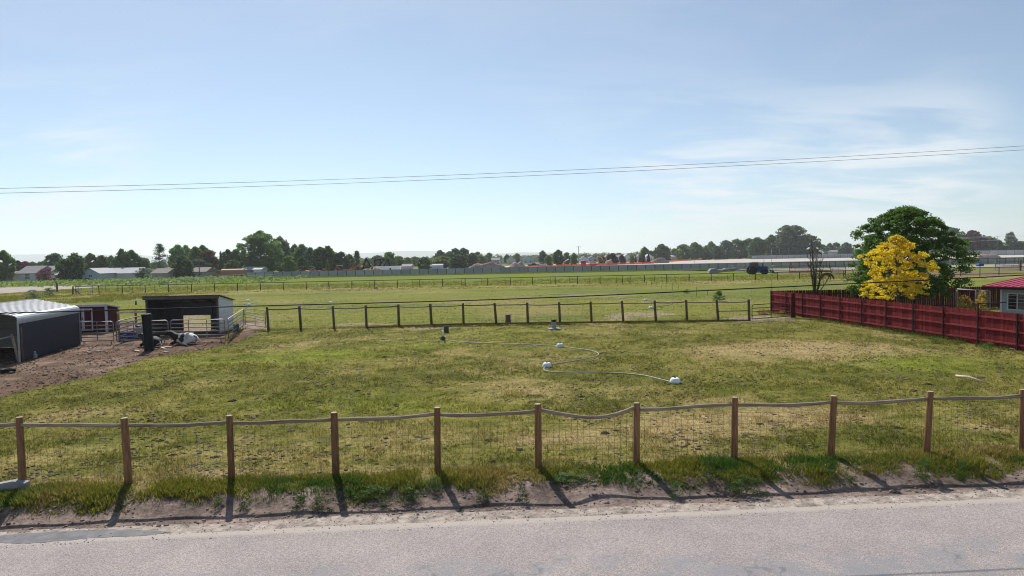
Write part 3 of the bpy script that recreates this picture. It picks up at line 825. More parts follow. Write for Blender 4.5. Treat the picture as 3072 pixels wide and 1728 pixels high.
# local x runs along the side wall away from the road, y to the left across the shed
eave, ridge, cw = 2.38, 3.02, 5.0
mb = MB(); mb.box((CL / 2, 0, 1.1), (CL, .03, 2.2))
wallo = mb.build('side_wall', m_slate, car)
for k in range(12):
    MB().box((CL / 2, -.024, .1 + k * .185), (CL - .1, .018, .035)).build('rib', m_slate, wallo)
mb = MB(); mb.box((CL / 2, cw, 1.12), (CL, .03, 2.24)); mb.build('side_wall', m_inside, car)
mb = MB(); mb.prism([Vector(q) for q in ((CL, .02, 0), (CL, cw - .02, 0), (CL, cw - .02, eave), (CL, cw / 2, ridge - .05), (CL, .02, eave))], (-.03, 0, 0), (0, 0, 0))
bwall = mb.build('back_wall', m_inside, car)
for k in range(9): MB().box((CL - .045, cw / 2, .12 + k * .22), (.015, cw - .1, .03)).build('rib', m_inside, bwall)
prof = [(-.04, 2.08), (-.05, 2.22), (-.02, eave - .02), (.07, eave + .08), (.2, eave + .13)]
for k in range(1, 6): prof.append((.2 + (cw / 2 - .2) * k / 5, eave + .13 + (ridge - eave - .13) * k / 5))
prof = prof + [(cw - y, z) for y, z in prof[-2::-1]]
rm = MB(); vs = []; ns = len(prof)
for x in (-.15, CL + .15):
    for (y, z) in prof: vs.append((x, y, z))
    for (y, z) in prof: vs.append((x, y + (0.0), z - .025))
fs = []
for k in range(ns - 1):
    fs += [(k, k + 1, 2 * ns + k + 1, 2 * ns + k), (ns + k, ns + k + 1, 3 * ns + k + 1, 3 * ns + k)]
    fs += [(k, k + 1, ns + k + 1, ns + k), (2 * ns + k, 2 * ns + k + 1, 3 * ns + k + 1, 3 * ns + k)]
rm.add(vs, fs); roofo = rm.build('roof', m_roofm, car)
for side in (0, 1):
    for k in range(13):
        t = (k + .6) / 13.2; y = .2 + (cw / 2 - .2) * t; z = eave + .13 + (ridge - eave - .13) * t
        if side: y = cw - y
        MB().bar((-.15, y, z + .012), (CL + .15, y, z + .012), .045, .036).build('rib', m_roofm, roofo)
for k, (y, z) in enumerate(((-.03, 2.12), (-.055, 2.26))):
    MB().bar((-.14, y - .008, z), (CL + .14, y - .008, z), .012, .03).build('rib', m_roofm, roofo)
edge = MB()
edge.tube([(-.16, y - .005, z + .0) for y, z in prof], .03, 6); edge.build('edge_trim', M['white'], car)
for y in (0.0, cw):
    MB().box((-.06, y, 1.12), (.075, .075, 2.24)).build('corner_post', m_roofm, car)
MB().box((CL + .035, -.02, 1.12), (.05, .07, 2.24)).build('corner_post', m_roofm, car)
for x in (CL * .35, CL * .7):
    MB().box((x, cw - .06, 1.0), (.06, .06, 2.0)).build('frame_post', M['pipe_dark'], car)
# fence stub and posts at the carport's open end
sf0 = G('1', 205, 893)
stub = empty('side_wire_fence', G('1', 60, 905), 0, 'leaning wooden post with white pipe rail and wire at the carport opening', 'fence')
o = stub.location
b = G('1', 196, 893); q = AT('1', 118, 608, b.y - .15)
MB().tube([b + Vector((.02, 0, -.2)), q], [.085, .075], 9).build('post', M['rail'], stub, o)
b2 = G('1', 225, 886) + Vector((.12, -.12, 0)); q2 = AT('1', 200, 540, b2.y)
MB().tube([b2 + Vector((0, 0, -.2)), q2], [.08, .075], 9).build('post', M['post_old'], stub, o)
r0 = AT('1', -250, 730, b.y - 2.6); r1 = AT('1', 150, 620, b.y)
MB().tube([r0, r1], .04, 8).build('rail', M['concrete'], stub, o)
wm = MB()
bl = G('1', -250, 985)
for k in range(12):
    t = k / 11
    wm.tube([Vector((r0.x, r0.y, r0.z * t + .05)), Vector((r1.x, r1.y, r1.z * t + .05))], .005, 4, False)
wm.build('wire_netting', M['wire'], stub, o)
MB().tube([Vector((r0.x, r0.y, -.2)), Vector((r0.x, r0.y, r0.z + .1))], .06, 8).build('post', M['post_old'], stub, o)

# ------------------------------------------------------------------ small red shed
m_barnred = basic('barn_red', (.055, .007, .013), .7, .15, 3, .08)
m_trim = basic('shed_trim', (.42, .44, .52), .6, .08, 4, .03)
RS = G('1', 1080, 597); RS.y += .6; RS = AT('1', 1080, 597, RS.y); RS.z = 0
red = empty('red_shed', RS, R(2), 'small dark red shed with white trim and double doors beside the carport', 'shed')
rw, rd, h1, h0 = 3.1, 1.7, 2.0, 1.7
mb = MB(); mb.prism([Vector(q) for q in ((0, 0, 0), (0, rd, 0), (0, rd, h0), (0, 0, h1))], (-rw, 0, 0), (0, 0, 0)); mb.build('wall', m_barnred, red)
mb = MB(); mb.prism([Vector(q) for q in ((0, -.12, h1 + .03), (0, rd + .1, h0 + .01), (0, rd + .1, h0 + .1), (0, -.12, h1 + .12))], (-rw - .1, 0, 0), (.1, 0, 0)); roof = mb.build('roof', m_trim, red)
MB().box((-rw / 2, -.14, h1 + .03), (rw + .22, .03, .16)).build('fascia', m_trim, roof)
for x in (-.05, -rw + .05): MB().box((x, -.015, h1 / 2), (.11, .03, h1)).build('corner_trim', m_trim, red)
MB().box((.015, .05, h1 / 2 - .02), (.03, .1, h1 - .05)).build('corner_trim', m_trim, red)
MB().box((.015, rd - .05, h0 / 2), (.03, .1, h0)).build('corner_trim', m_trim, red)
for x0 in (-2.45, -1.72):
    d = empty('door', (0, 0, 0)); d.parent = red
    MB().box((x0 + .35, -.02, .98), (.68, .03, 1.66)).build('panel', m_barnred, d)
    for cx, cz, sx, sz in ((x0 + .04, .98, .09, 1.7), (x0 + .66, .98, .09, 1.7), (x0 + .35, 1.77, .53, .09), (x0 + .35, .86, .53, .07), (x0 + .35, .19, .53, .09)):
        MB().box((cx, -.045, cz), (sx, .02, sz)).build('trim', m_trim, d)
MB().box((-1.75, -.075, 1.05), (.04, .04, .14)).build('latch', M['black'], red)

# ------------------------------------------------------------------ open livestock shelter
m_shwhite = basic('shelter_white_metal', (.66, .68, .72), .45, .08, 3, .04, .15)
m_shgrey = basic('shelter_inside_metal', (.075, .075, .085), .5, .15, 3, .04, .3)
m_lumber = wood('grey_lumber', (.09, .078, .078), (.14, .125, .12), 3, axis='x')
SR = G('M8', 2112, 640)
SLx = AT('M8', 1100, 640, SR.y - .35)
fd = Vector((SR.x - SLx.x, SR.y - SLx.y, 0)); SW = fd.length; rzs = math.atan2(fd.y, fd.x)
sh = empty('open_shelter', (SLx.x, SLx.y, 0), rzs, 'open-fronted livestock shelter with white side wall and lean-to roof', 'shelter')
sd_, zf, zb_ = 3.0, 2.74, 2.2
def corr(name, mb_fn, mat, par): return mb_fn.build(name, mat, par)
mb = MB(); mb.prism([Vector(q) for q in ((0, .05, 0), (0, sd_, 0), (0, sd_, zb_), (0, .05, zf - .05))], (SW - .03, 0, 0), (SW, 0, 0)); rw_ = mb.build('side_wall', m_shwhite, sh)
for k in range(11):
    z = .14 + k * .22; dmax = sd_ if z < zb_ - .05 else sd_ * (zf - .08 - z) / (zf - zb_)
    if dmax > .3: MB().box((SW + .01, .06 + dmax / 2 - .02, z), (.022, dmax - .1, .06)).build('rib', m_shwhite, rw_)
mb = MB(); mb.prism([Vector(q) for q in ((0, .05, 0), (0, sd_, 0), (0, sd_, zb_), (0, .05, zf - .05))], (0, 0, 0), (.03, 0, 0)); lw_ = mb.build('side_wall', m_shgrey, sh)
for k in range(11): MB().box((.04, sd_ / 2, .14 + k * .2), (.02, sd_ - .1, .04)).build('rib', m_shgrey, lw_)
# back wall: full on the right, upper half only over the feed gap
gap0, gap1, gz1 = SW * .27, SW * .69, 1.12
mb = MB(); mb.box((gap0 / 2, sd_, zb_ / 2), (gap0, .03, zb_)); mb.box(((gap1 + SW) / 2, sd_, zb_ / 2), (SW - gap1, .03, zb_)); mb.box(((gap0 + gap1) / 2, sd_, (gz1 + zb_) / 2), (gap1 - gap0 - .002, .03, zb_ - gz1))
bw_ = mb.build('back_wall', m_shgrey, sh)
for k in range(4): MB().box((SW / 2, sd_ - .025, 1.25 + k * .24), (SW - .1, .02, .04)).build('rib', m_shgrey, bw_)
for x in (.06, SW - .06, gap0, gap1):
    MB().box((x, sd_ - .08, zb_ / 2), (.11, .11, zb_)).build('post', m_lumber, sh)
for x in (.07, SW - .09): MB().box((x, .06, zf / 2 - .03), (.12, .1, zf - .06)).build('post', m_lumber, sh)
mb = MB(); mb.prism([Vector(q) for q in ((0, -.18, zf + .02), (0, sd_ + .15, zb_ - .01), (0, sd_ + .15, zb_ + .03), (0, -.18, zf + .06))], (-.15, 0, 0), (SW + .18, 0, 0)); ro_ = mb.build('roof', basic('shelter_roof', (.06, .055, .055), .5, .2, 3, .05, .4), sh)
MB().box((SW / 2, -.16, zf - .1), (SW + .2, .04, .22)).build('fascia', m_lumber, ro_)
for k in range(5): MB().bar((.4 + k * (SW - .8) / 4, .0, zf - .07), (.4 + k * (SW - .8) / 4, sd_ - .1, zb_ - .09), .05, .13).build('rafter', m_lumber, ro_)

# panels tying the shelter to the row
shl = sh.location
tube_panel('corral_fence', row(705) + Vector((0, .12, 0)), Vector((shl.x - .15, shl.y - .1, 0)), 'grey tube corral panel slanting back to the shelter from the black standpipe', verts=2)
pB = G('S', 732, 983)
tube_panel('corral_fence', row(2215) + Vector((.05, .1, 0)), pB, 'tube corral panel slanting back beside the white shelter wall', verts=3)
tube_panel('tube_gate', pB + Vector((.12, 0, 0)), bp_[0][0] + Vector((-.2, 0, 0)), 'bent tube gate between the shelter and the back fence', 1.5, 6, 'gate', None, 'tube', .024, .25, bend=.07, feet=False, verts=1)
# wooden feed fence seen between red shed and shelter
ff0 = AT('M8', 700, 500, 50.5); ff0.z = 0; ff1 = AT('M8', 1130, 500, 50.2); ff1.z = 0
feedf = empty('wooden_rail_fence', ff0, 0, 'pale wooden rail fence between red shed and open shelter', 'fence')
MB().bar(ff0 + Vector((0, 0, 1.55)), ff1 + Vector((0, 0, 1.6)), .05, .14).build('rail', M['plank'], feedf, ff0)
MB().bar(ff0 + Vector((0, 0, .75)), ff1 + Vector((0, 0, .75)), .05, .12).build('rail', M['plank'], feedf, ff0)
for t in (.02, .58, .98):
    q = ff0.lerp(ff1, t); MB().box((q.x, q.y + .08, .75), (.12, .1, 1.9)).build('post', M['post'], feedf, ff0)
# tub and trough in the pen
q = AT('M8', 830, 560, 46.0); q.z = 0
tr = empty('water_trough', q, R(10), 'blue plastic water trough behind the corral panels', 'trough')
MB().lathe([(.42, 0), (.45, .06), (.5, .5), (.53, .52), (.53, .56), (.47, .55), (.42, .12), (.05, .1)], (0, 0, 0), 16, cap=False).build('tub', M['bluepl'], tr)
MB().lathe([(.01, .44), (.468, .44)], (0, 0, 0), 16, cap=False).build('water', M['glass'], tr)
q = AT('M8', 985, 520, 47.0); q.z = 0
tk = empty('white_tank', q, 0, 'white plastic tank standing behind the standpipe in the pen', 'tank')
MB().lathe([(.3, 0), (.34, .05), (.34, .5), (.3, .62), (.2, .8), (.14, .8)], (0, 0, 0), 16).build('body', M['concrete'], tk)
MB().lathe([(.16, .8), (.16, .86), (.1, .88)], (0, 0, 0), 12).build('cap', M['black'], tk)

# ------------------------------------------------------------------ black standpipe and concrete risers
b = G('M8', 1142, 880); q = AT('M8', 1098, 378, b.y)
st = empty('standpipe', b, 0, 'tall thick black standpipe in the dirt beside the lying cows', 'standpipe')
d = (q - b).normalized(); r = .25
MB().tube([b - d * .2, b + d * .05, L2(b, q, .5), q - d * .1, q - d * .02, q], [.285, .27, .255, .262, .268, .24], 18).build('pipe', M['black'], st, b)
MB().tube([q - d * .13, q - d * .11, q - d * .02, q + d * .01], [.262, .285, .285, .25], 18).build('collar', M['black'], st, b)
def riser(w, x, y, h_, r, label, matb='concrete', cap=None, plate=None, name='concrete_riser'):
    b = G(w, x, y); o = empty(name, b, 0, label, 'riser', 'irrigation risers')
    MB().lathe([(r * 1.05, -.1), (r * 1.03, .02), (r, h_ * .5), (r * 1.02, h_ - .03), (r * .95, h_), (r * .75, h_), (r * .72, h_ - .06)], (0, 0, 0), 14).build('pipe', M[matb], o)
    if cap: MB().lathe([(r * 1.12, h_ - .12), (r * 1.12, h_ + .02), (r * .9, h_ + .03)], (0, 0, 0), 14).build('cap', M[cap], o)
    if plate: MB().box((0, 0, .035), (plate, plate * .9, .09), R(12)).build('slab', M['concrete'], o)
    return o
riser('M8', 2345, 655, .72, .2, 'dark concrete riser beside the bent tube gate', 'dark_concrete', None, None)
riser('M5', 190, 378, .44, .17, 'short grey concrete riser near the hose end by the back fence', 'dark_concrete')
riser('M5', 1230, 347, .66, .165, 'grey concrete riser with dark cap standing on a square slab', 'concrete', 'black', .85)
b = G('M5', 157, 452)
o = empty('hydrant', b, 0, 'small hydrant with white cap where the near hose starts', 'hydrant')
MB().lathe([(.17, -.05), (.16, .06), (.12, .2), (.1, .24)], (0, 0, 0), 12).build('base', M['dark_concrete'], o)
MB().lathe([(.045, .24), (.045, .5), (.07, .52), (.07, .6), (.03, .64)], (0, 0, 0), 10).build('cap', M['pod'], o)
b = G('M5', 787, 282); o = empty('tree_stump', b, 0, 'cut tree stump with pale top behind the paddock back fence', 'stump')
MB().lathe([(.28, -.1), (.24, .05), (.2, .25), (.2, .6), (.195, .64)], (0, 0, 0), 12).build('trunk', M['post_old'], o)
MB().lathe([(.19, .635), (.18, .655)], (0, 0, 0), 12).build('cut_face', M['endgrain'], o)

# ------------------------------------------------------------------ irrigation hoses and pods
def smooth_path(P, n=6):
    out = []
    for i in range(len(P) - 1):
        p0 = P[max(i - 1, 0)]; p1 = P[i]; p2 = P[i + 1]; p3 = P[min(i + 2, len(P) - 1)]
        for k in range(n):
            t = k / n
            out.append(.5 * ((2 * p1) + (p2 - p0) * t + (2 * p0 - 5 * p1 + 4 * p2 - p3) * t * t + (3 * p1 - p0 - 3 * p2 + p3) * t ** 3))
    out.append(P[-1]); return out
def hose(w, pts, label, r=.028):
    P = [G(w, a, b) + Vector((0, 0, r * .8)) for a, b in pts]
    P = smooth_path(P)
    o = MB().tube(P, r, 7).build('hose', M['hose'], None, P[0], loc=P[0]); tag(o, label, 'hose', 'irrigation hoses'); return o
hose('M5', [(160, 446), (182, 452), (240, 462), (400, 477), (700, 490), (1000, 498), (1260, 512), (1330, 522), (1500, 543), (1600, 558), (1652, 580), (1655, 600), (1600, 622), (1450, 652), (1200, 694), (1150, 716), (1132, 732), (1150, 752), (1210, 763), (1400, 771), (1700, 771), (1900, 778), (2100, 799), (2250, 833), (2370, 862), (2470, 872)],
     'pale hose winding in an S across the near paddock grass')
hose('M5', [(1050, 27), (1150, 16), (1300, 12), (1450, 14), (1600, 20), (1750, 36), (1900, 48), (2117, 67), (2230, 76), (2330, 84), (2372, 95), (2355, 110), (2290, 122), (2165, 143), (2115, 162)], 'pale hose curving behind the paddock back fence', .03)
hose('M4', [(-60, 172), (140, 176), (240, 184), (200, 192), (100, 206)], 'pale hose end lying in the field right of the shelter', .03)
hose('M4', [(300, 214), (480, 214), (700, 207), (930, 196), (1060, 196)], 'pale hose lying straight in the field behind the bent gate', .03)
def pod(w, x, y, label):
    b = G(w, x, y); o = empty('sprinkler_pod', b, random.Random(x).uniform(0, 3), label, 'sprinkler pod', 'irrigation pods')
    MB().lathe([(.215, 0), (.215, .04), (.2, .1), (.17, .17), (.14, .195), (.05, .2), (.045, .17)], (0, 0, .005), 18).build('shell', M['pod'], o)
    MB().lathe([(.028, .16), (.028, .245), (.012, .27)], (0, 0, 0), 8).build('sprinkler', M['black'], o)
    MB().tube([(-.27, 0, .03), (.27, 0, .03)], .033, 8).build('hose_collar', M['hose'], o)
    return o
pod('M5', 1288, 520, 'white sprinkler pod on the first bend of the near hose')
pod('M5', 1162, 711, 'white sprinkler pod at the second bend of the near hose')
pod('M5', 2400, 866, 'white sprinkler pod at the free end of the near hose, closest to the road')
pod('M5', 2117, 70, 'white sprinkler pod on the far hose behind the back fence')
pod('M5', 2165, 148, 'white sprinkler pod at the end of the far hose, seen through the back fence')
pod('M4', 140, 172, 'farther of two white pods right of the open shelter')
pod('M4', 152, 213, 'nearer of two white pods right of the open shelter, above the bent gate')
pod('M4', 940, 192, 'lone white pod in the field above the left part of the back fence')

# ------------------------------------------------------------------ overhead lines
def line(name, pts, r, mat, label, group):
    P = [AT('D', x, y, Y) for x, y, Y in pts]
    A = P[0] + (P[0] - P[1]) * 1.0; B = P[-1] + (P[-1] - P[-2]) * 1.0
    P = smooth_path(P, 8)
    o = MB().tube(P, r, 6).build(name, M[mat], None, P[0], loc=P[0]); tag(o, label, 'cable', group); return o, P
cab, PC = line('overhead_cable', [(-900, 806, 13.2), (0, 788, 13.9), (670, 769, 14.5), (1290, 752, 15.0), (1900, 725, 15.4), (2576, 692, 15.9), (3500, 640, 16.5)], .0135, 'cable', 'thick black cable crossing low over the paddock', 'overhead lines')
w1, PW1 = line('overhead_wire', [(-900, 490, 13.2), (0, 474, 13.9), (640, 458, 14.5), (1290, 434, 15.0), (1930, 404, 15.4), (2576, 367, 15.9), (3500, 306, 16.5)], .0042, 'alu', 'upper of two thin wires across the sky', 'overhead lines')
w2, PW2 = line('overhead_wire', [(-900, 503, 13.2), (0, 486, 13.9), (640, 469, 14.5), (1290, 444, 15.0), (1930, 413, 15.4), (2576, 377, 15.9), (3500, 318, 16.5)], .0042, 'alu', 'lower of two thin wires across the sky', 'overhead lines')
def util_pole(q, top, label, arm=1.6, name='utility_pole', rz=0, r=.14):
    o = empty(name, (q[0], q[1], q[2] if len(q) > 2 else 0), rz, label, 'pole', 'utility poles')
    MB().tube([(0, 0, -.5), (0, 0, top * .5), (0, 0, top)], [r * 1.2, r, r * .8], 10).build('shaft', M['post_old'], o)
    MB().box((0, -.15, top - .35), (arm, .09, .11)).build('crossarm', M['post_old'], o)
    for x in (-.45, .45): MB().lathe([(.03, top - .3), (.05, top - .22), (.03, top - .14)], (x * arm, -.15, 0), 8).build('insulator', M['concrete'], o)
    return o
for Pe, lb in ((PW1[0], 'roadside utility pole beyond the left edge of the view'), (PW1[-1], 'roadside utility pole beyond the right edge of the view')):
    util_pole((Pe.x, Pe.y + .15, gz(Pe.x, Pe.y)), Pe.z + .3 - gz(Pe.x, Pe.y), lb)
# thin pale mast at the red fence corner
q = RF0 + Vector((.05, .15, 0))
o = MB().tube([q + Vector((0, 0, -.2)), q + Vector((0, 0, 5.35))], [.022, .012], 6).build('thin_mast', M['steel'], None, q, loc=q)
tag(o, 'thin pale mast at the far corner of the red fence', 'mast')
# ------------------------------------------------------------------ roadside weeds and grass
def along(n_, t0, t1, s0, s1):
    t = nrng.uniform(t0, t1, n_); s = nrng.uniform(s0, s1, n_)
    x = FA.x + FU.x * t + FN.x * s; y = FA.y + FU.y * t + FN.y * s
    return t, s, x, y
GR = np.array((.215, .215, .034)); DG = np.array((.040, .085, .014)); ST = np.array((.34, .26, .085)); RU = np.array((.23, .15, .06))
# height of the verge growth along the fence, as in the photograph: low in the bare middle, rank elsewhere
def verge_profile(t):
    k = [-6, 0, 2.2, 4.5, 5.5, 7, 8.3, 9.2, 10.5, 11.8, 12.6, 13.5, 15, 16.5, 18, 19, 20.5, 22, 24, 27, 32]
    v = [.6, .65, .7, .65, .45, .55, .9, .8, .7, .35, .2, .5, .75, .9, .95, .55, .7, .9, .8, .9, .8]
    return np.interp(t, k, v)
t, s, x, y = along(34000, -4, 31, -.25, 1.9)
wid_ = .66 + 1.1 * fbm(t / 1.1, t * 0, 201, 4) * verge_profile(t) * 1.3
dens = (1 - sstep(wid_ - .3, wid_ + .12, s)) * sstep(-.25, .12, s) * (.30 + .7 * verge_profile(t)) * np.clip(fbm(x * 1.4, y * 1.4, 203, 3) * 2.6 - .62, .03, 1)
kp = nrng.uniform(0, 1, len(t)) < dens * .95
t, s, x, y = t[kp], s[kp], x[kp], y[kp]
nn1 = fbm(x * .8, y * .8, 205, 3)
c = lerp(np.broadcast_to(GR, (len(x), 3)), DG * 1.6, sstep(.45, .75, nn1)); c = lerp(c, ST, sstep(.55, .8, fbm(x * .6 + 9, y * .6, 207, 3)) * .8)
hgt = (.05 + .26 * fbm(x * 1.3, y * 1.3, 209, 3) ** 1.6) * (.55 + .5 * verge_profile(t)) * np.where(s > 1.0, .62, 1)
o = blades('verge_grass', np.stack([x, y, g(x, y)], 1), hgt, .015, .075, 9, c, 1.0, True, .45)
tag(o, 'rank green and yellow grass along the foot of the roadside fence', 'grass', kind='stuff')
# low straw and stubble over the bank
t, s, x, y = along(14000, -4, 31, .4, 1.85)
kp = nrng.uniform(0, 1, len(t)) < sstep(.45, .7, fbm(x * .9, y * .9, 221, 3)) * np.clip(1.6 - s, .1, 1) * .7
x, y, t = x[kp], y[kp], t[kp]
c = lerp(np.broadcast_to(ST, (len(x), 3)), RU, nrng.uniform(0, 1, len(x)))
o = blades('dry_bank_grass', np.stack([x, y, g(x, y)], 1), np.full(len(x), .075), .010, .06, 5, c, 1.2)
tag(o, 'thin dry straw growing on the bare bank', 'grass', kind='stuff')
# grass along the back fence, gate and red fence feet
def line_pts(A, B, n_, w):
    k = nrng.uniform(0, 1, n_); j = nrng.normal(0, w, n_)
    return A.x + (B.x - A.x) * k + j * .3, A.y + (B.y - A.y) * k + j
X, Y, Hh, Cc = [], [], [], []
for A, B, n_, w, h_, c0 in ((bp_[3][0], bp_[-1][0], 1300, .25, .15, GR * .62), (bp_[0][0], bp_[4][0], 500, .25, .13, GR), (RF0 + RN * .5, RFb + RN * .5 + RD * 4, 900, .2, .13, ST),
                           (RF0 + RN * .4, RFb + RN * .4, 350, .15, .25, DG * 1.4), (G('M6', 900, 300), G('M6', 1230, 290), 260, .9, .35, RU * 1.2), (G('M8', 2240, 740), G('M8', 2400, 580), 160, .3, .2, GR)):
    a, b = line_pts(A, B, n_, w); kk = fbm(a * .7, b * .7, 231, 3) > .42
    X.append(a[kk]); Y.append(b[kk]); Hh.append(h_ * nrng.uniform(.5, 1.4, kk.sum())); Cc.append(np.broadcast_to(c0, (kk.sum(), 3)) * nrng.uniform(.7, 1.3, (kk.sum(), 1)))
X = np.concatenate(X); Y = np.concatenate(Y)
o = blades('fence_line_grass', np.stack([X, Y, X * 0], 1), np.concatenate(Hh), .02, .09, 7, np.concatenate(Cc), .8, True)
tag(o, 'tufted grass growing along the paddock back fence and red fence', 'grass', kind='stuff')
# uncut growth in the far field, along the pipe fence and on the left
X, Y, Hh, Cc = [], [], [], []
for n_, x0, x1, y0, y1, h_, c0, th in ((9000, -95, 75, 124.5, 150, .30, GR * 1.0, .35), (5000, -95, 80, 112, 125, .22, ST * .9, .45), (2500, -60, 60, 62, 110, .12, GR * .9, .55), (4500, -95, -55, 92, 118, .3, GR * .95, .4),
                               (6000, -83, 60, 205, 214, .55, np.array((.18, .215, .05)), .2), (2500, 30, 62, 66, 86, .2, np.array((.15, .20, .045)), .45)):
    a = nrng.uniform(x0, x1, n_); b = nrng.uniform(y0, y1, n_); kk = fbm(a / 5, b / 3, 241, 3) > th
    X.append(a[kk]); Y.append(b[kk]); Hh.append(h_ * nrng.uniform(.5, 1.3, kk.sum())); Cc.append(np.broadcast_to(c0, (kk.sum(), 3)) * nrng.uniform(.75, 1.25, (kk.sum(), 1)))
X = np.concatenate(X); Y = np.concatenate(Y)
o = blades('field_grass', np.stack([X, Y, X * 0], 1), np.concatenate(Hh), .06, .3, 6, np.concatenate(Cc), .9)
tag(o, 'taller uncut grass in the far field beyond the pipe fence', 'grass', kind='stuff')

# leafy things: quads scattered in clumps
def leaf_quads(P, size, seed, flat=.0, ratio=.62):
    r = np.random.default_rng(seed); N = len(P)
    nv = r.normal(0, 1, (N, 3)); nv[:, 2] += flat; nv /= np.linalg.norm(nv, axis=1)[:, None]
    tv = r.normal(0, 1, (N, 3)); u = np.cross(nv, tv); u /= np.linalg.norm(u, axis=1)[:, None] + 1e-9; w = np.cross(nv, u)
    sz = (size if np.ndim(size) else np.full(N, size)) * r.uniform(.6, 1.3, N)
    a = u * (sz / 2)[:, None]; b = w * (sz * ratio / 2)[:, None]
    V = np.stack([P - a, P + b, P + a, P - b], 1).reshape(-1, 3)
    return V, np.arange(N)[:, None] * 4 + [0, 1, 2, 3]
def crown_pts(shape, n_leaf, n_clump, seed, cr=.13):
    r = np.random.default_rng(seed); C = []; Rr = []
    lob = r.uniform(.84, 1.0, 9); ph = r.uniform(0, 6.28)
    while len(C) < n_clump:
        z = r.uniform(0, 1); a = r.uniform(0, 6.283); rad = r.uniform(0, 1) ** .42
        if shape == 'round': w = max(0, 1 - abs(2 * z - .9) ** 2.6 * .95) ** .55
        elif shape == 'tall': w = max(0, 1 - abs(2 * z - .85) ** 2.5 * .85) ** .58 * (1 - .08 * z)
        elif shape == 'spread': w = (math.sqrt(max(0, 1 - (1.25 * z - .35) ** 2 / .95)) if z > .05 else .5)
        elif shape == 'bush': w = math.sqrt(max(0, 1 - z ** 2.4))
        elif shape == 'cone': w = (1 - z) ** .85 * .95 + .04
        else: w = float(np.interp(z, [q_[0] for q_ in shape], [q_[1] for q_ in shape]))
        w *= lob[int((a + ph) / 6.283 * 9) % 9] * (1 + .12 * math.sin(3 * a + 7 * z))
        C.append((.5 * w * rad * math.cos(a) * .9, .5 * w * rad * math.sin(a) * .9, .04 + z * .92)); Rr.append(cr * r.uniform(.55, 1.25) * (1 if shape != 'cone' else .75))
    C = np.array(C); Rr = np.array(Rr)
    k = r.integers(0, n_clump, n_leaf); q = r.normal(0, 1, (n_leaf, 3)); q /= np.linalg.norm(q, axis=1)[:, None]; q *= (r.uniform(0, 1, n_leaf) ** .5)[:, None]
    P = C[k] + q * Rr[k][:, None] * np.array([1, 1, .72])
    P[:, 2] = np.clip(P[:, 2], 0.0, 1.03)
    return P, C
LEAF = {'dark': leafmat('leaf_dark', (0.051, 0.098, 0.024), (0.107, 0.173, 0.041), .45), 'mid': leafmat('leaf_mid', (0.090, 0.155, 0.030), (0.167, 0.244, 0.051), .48), 'light': leafmat('leaf_light', (.125, .19, .035), (.21, .275, .056), .5),
        'blue': leafmat('leaf_bluegreen', (0.060, 0.103, 0.055), (0.110, 0.162, 0.086), .44), 'purple': leafmat('leaf_purple', (.055, .020, .024), (.105, .040, .042), .42), 'bronze': leafmat('leaf_bronze', (.100, .074, .024), (.175, .118, .040), .45),
        'pink': leafmat('leaf_pink', (.16, .025, .055), (.30, .06, .11)), 'sage': leafmat('leaf_sage', (.115, .15, .075), (.185, .22, .11), .45), 'yellow': leafmat('leaf_yellow', (.70, .53, .018), (.95, .79, .06), .48), 'weed': leafmat('leaf_weed', (.045, .10, .012), (.10, .18, .024), .4),
        'green': leafmat('leaf_green', (.055, .115, .014), (.140, .235, .030), .46), 'dryweed': leafmat('leaf_dryweed', (.38, .25, .06), (.55, .38, .10), .4)}
CR = {}
def crown_mesh(shape, var, mat, nl=3000, ncl=60, cr=.13, ls=.05):
    var = var % 2; k = (shape, var, mat, nl)
    if k not in CR:
        P, C = crown_pts(shape, nl, ncl, hash((shape, var)) % 9999 if 0 else sum(map(ord, shape)) * 7 + var * 131, cr)
        V, F = leaf_quads(P, ls, var + 5)
        CR[k] = np_mesh('crown', V, F, LEAF[mat])
    return CR[k]
m_bark = wood('bark', (.075, .058, .045), (.11, .09, .07), 3)
TRUNK = MB().tube([(0, 0, -.03), (.006, 0, .15), (-.01, .01, .4), (.01, 0, .75)], [.034, .026, .018, .006], 7).tube([(-.003, .0, .3), (.1, .05, .5), (.16, .07, .66)], [.012, .008, .003], 5).tube([(0, 0, .26), (-.1, -.04, .45), (-.17, -.05, .6)], [.012, .008, .003], 5).mesh('trunk', m_bark)
def tree(w, x0, x1, y0, Y, shape, mat, label, name='tree', cat='tree', group='background trees', low=.12, var=None, z0=0.0):
    low = low * .6
    """crown spans pixels x0..x1, top at pixel y0, standing at distance Y; low = crown bottom as part of the height"""
    a = AT(w, x0, y0, Y); b = AT(w, x1, y0, Y); c = (a + b) / 2; wd = b.x - a.x; hgt = c.z
    if shape in ('tall', 'round'): wd = max(wd, .60 * hgt)
    v = var if var is not None else (int(abs(x0 * 7 + x1 * 3 + y0)) % 3)
    o = empty(name, (c.x, Y, z0), 0, label, cat, group)
    nl = 6000 if wd * 2048 / Y < 90 else 18000
    ls = .085 if nl < 7000 else .045
    link('crown', crown_mesh(shape, v, mat, nl, 130 if nl < 7000 else 420, .125 if nl < 7000 else .072, ls), o, (0, 0, hgt * low), (0, 0, (x0 * 1.3) % 6.28), (wd * (1.3 if shape != 'cone' else 1.15), wd * 1.15, hgt * (1 - low)))
    if low > .02: link('trunk', TRUNK, o, (0, 0, 0), (0, 0, x0 % 5), (max(wd, hgt * .5), max(wd, hgt * .5), hgt))
    return o
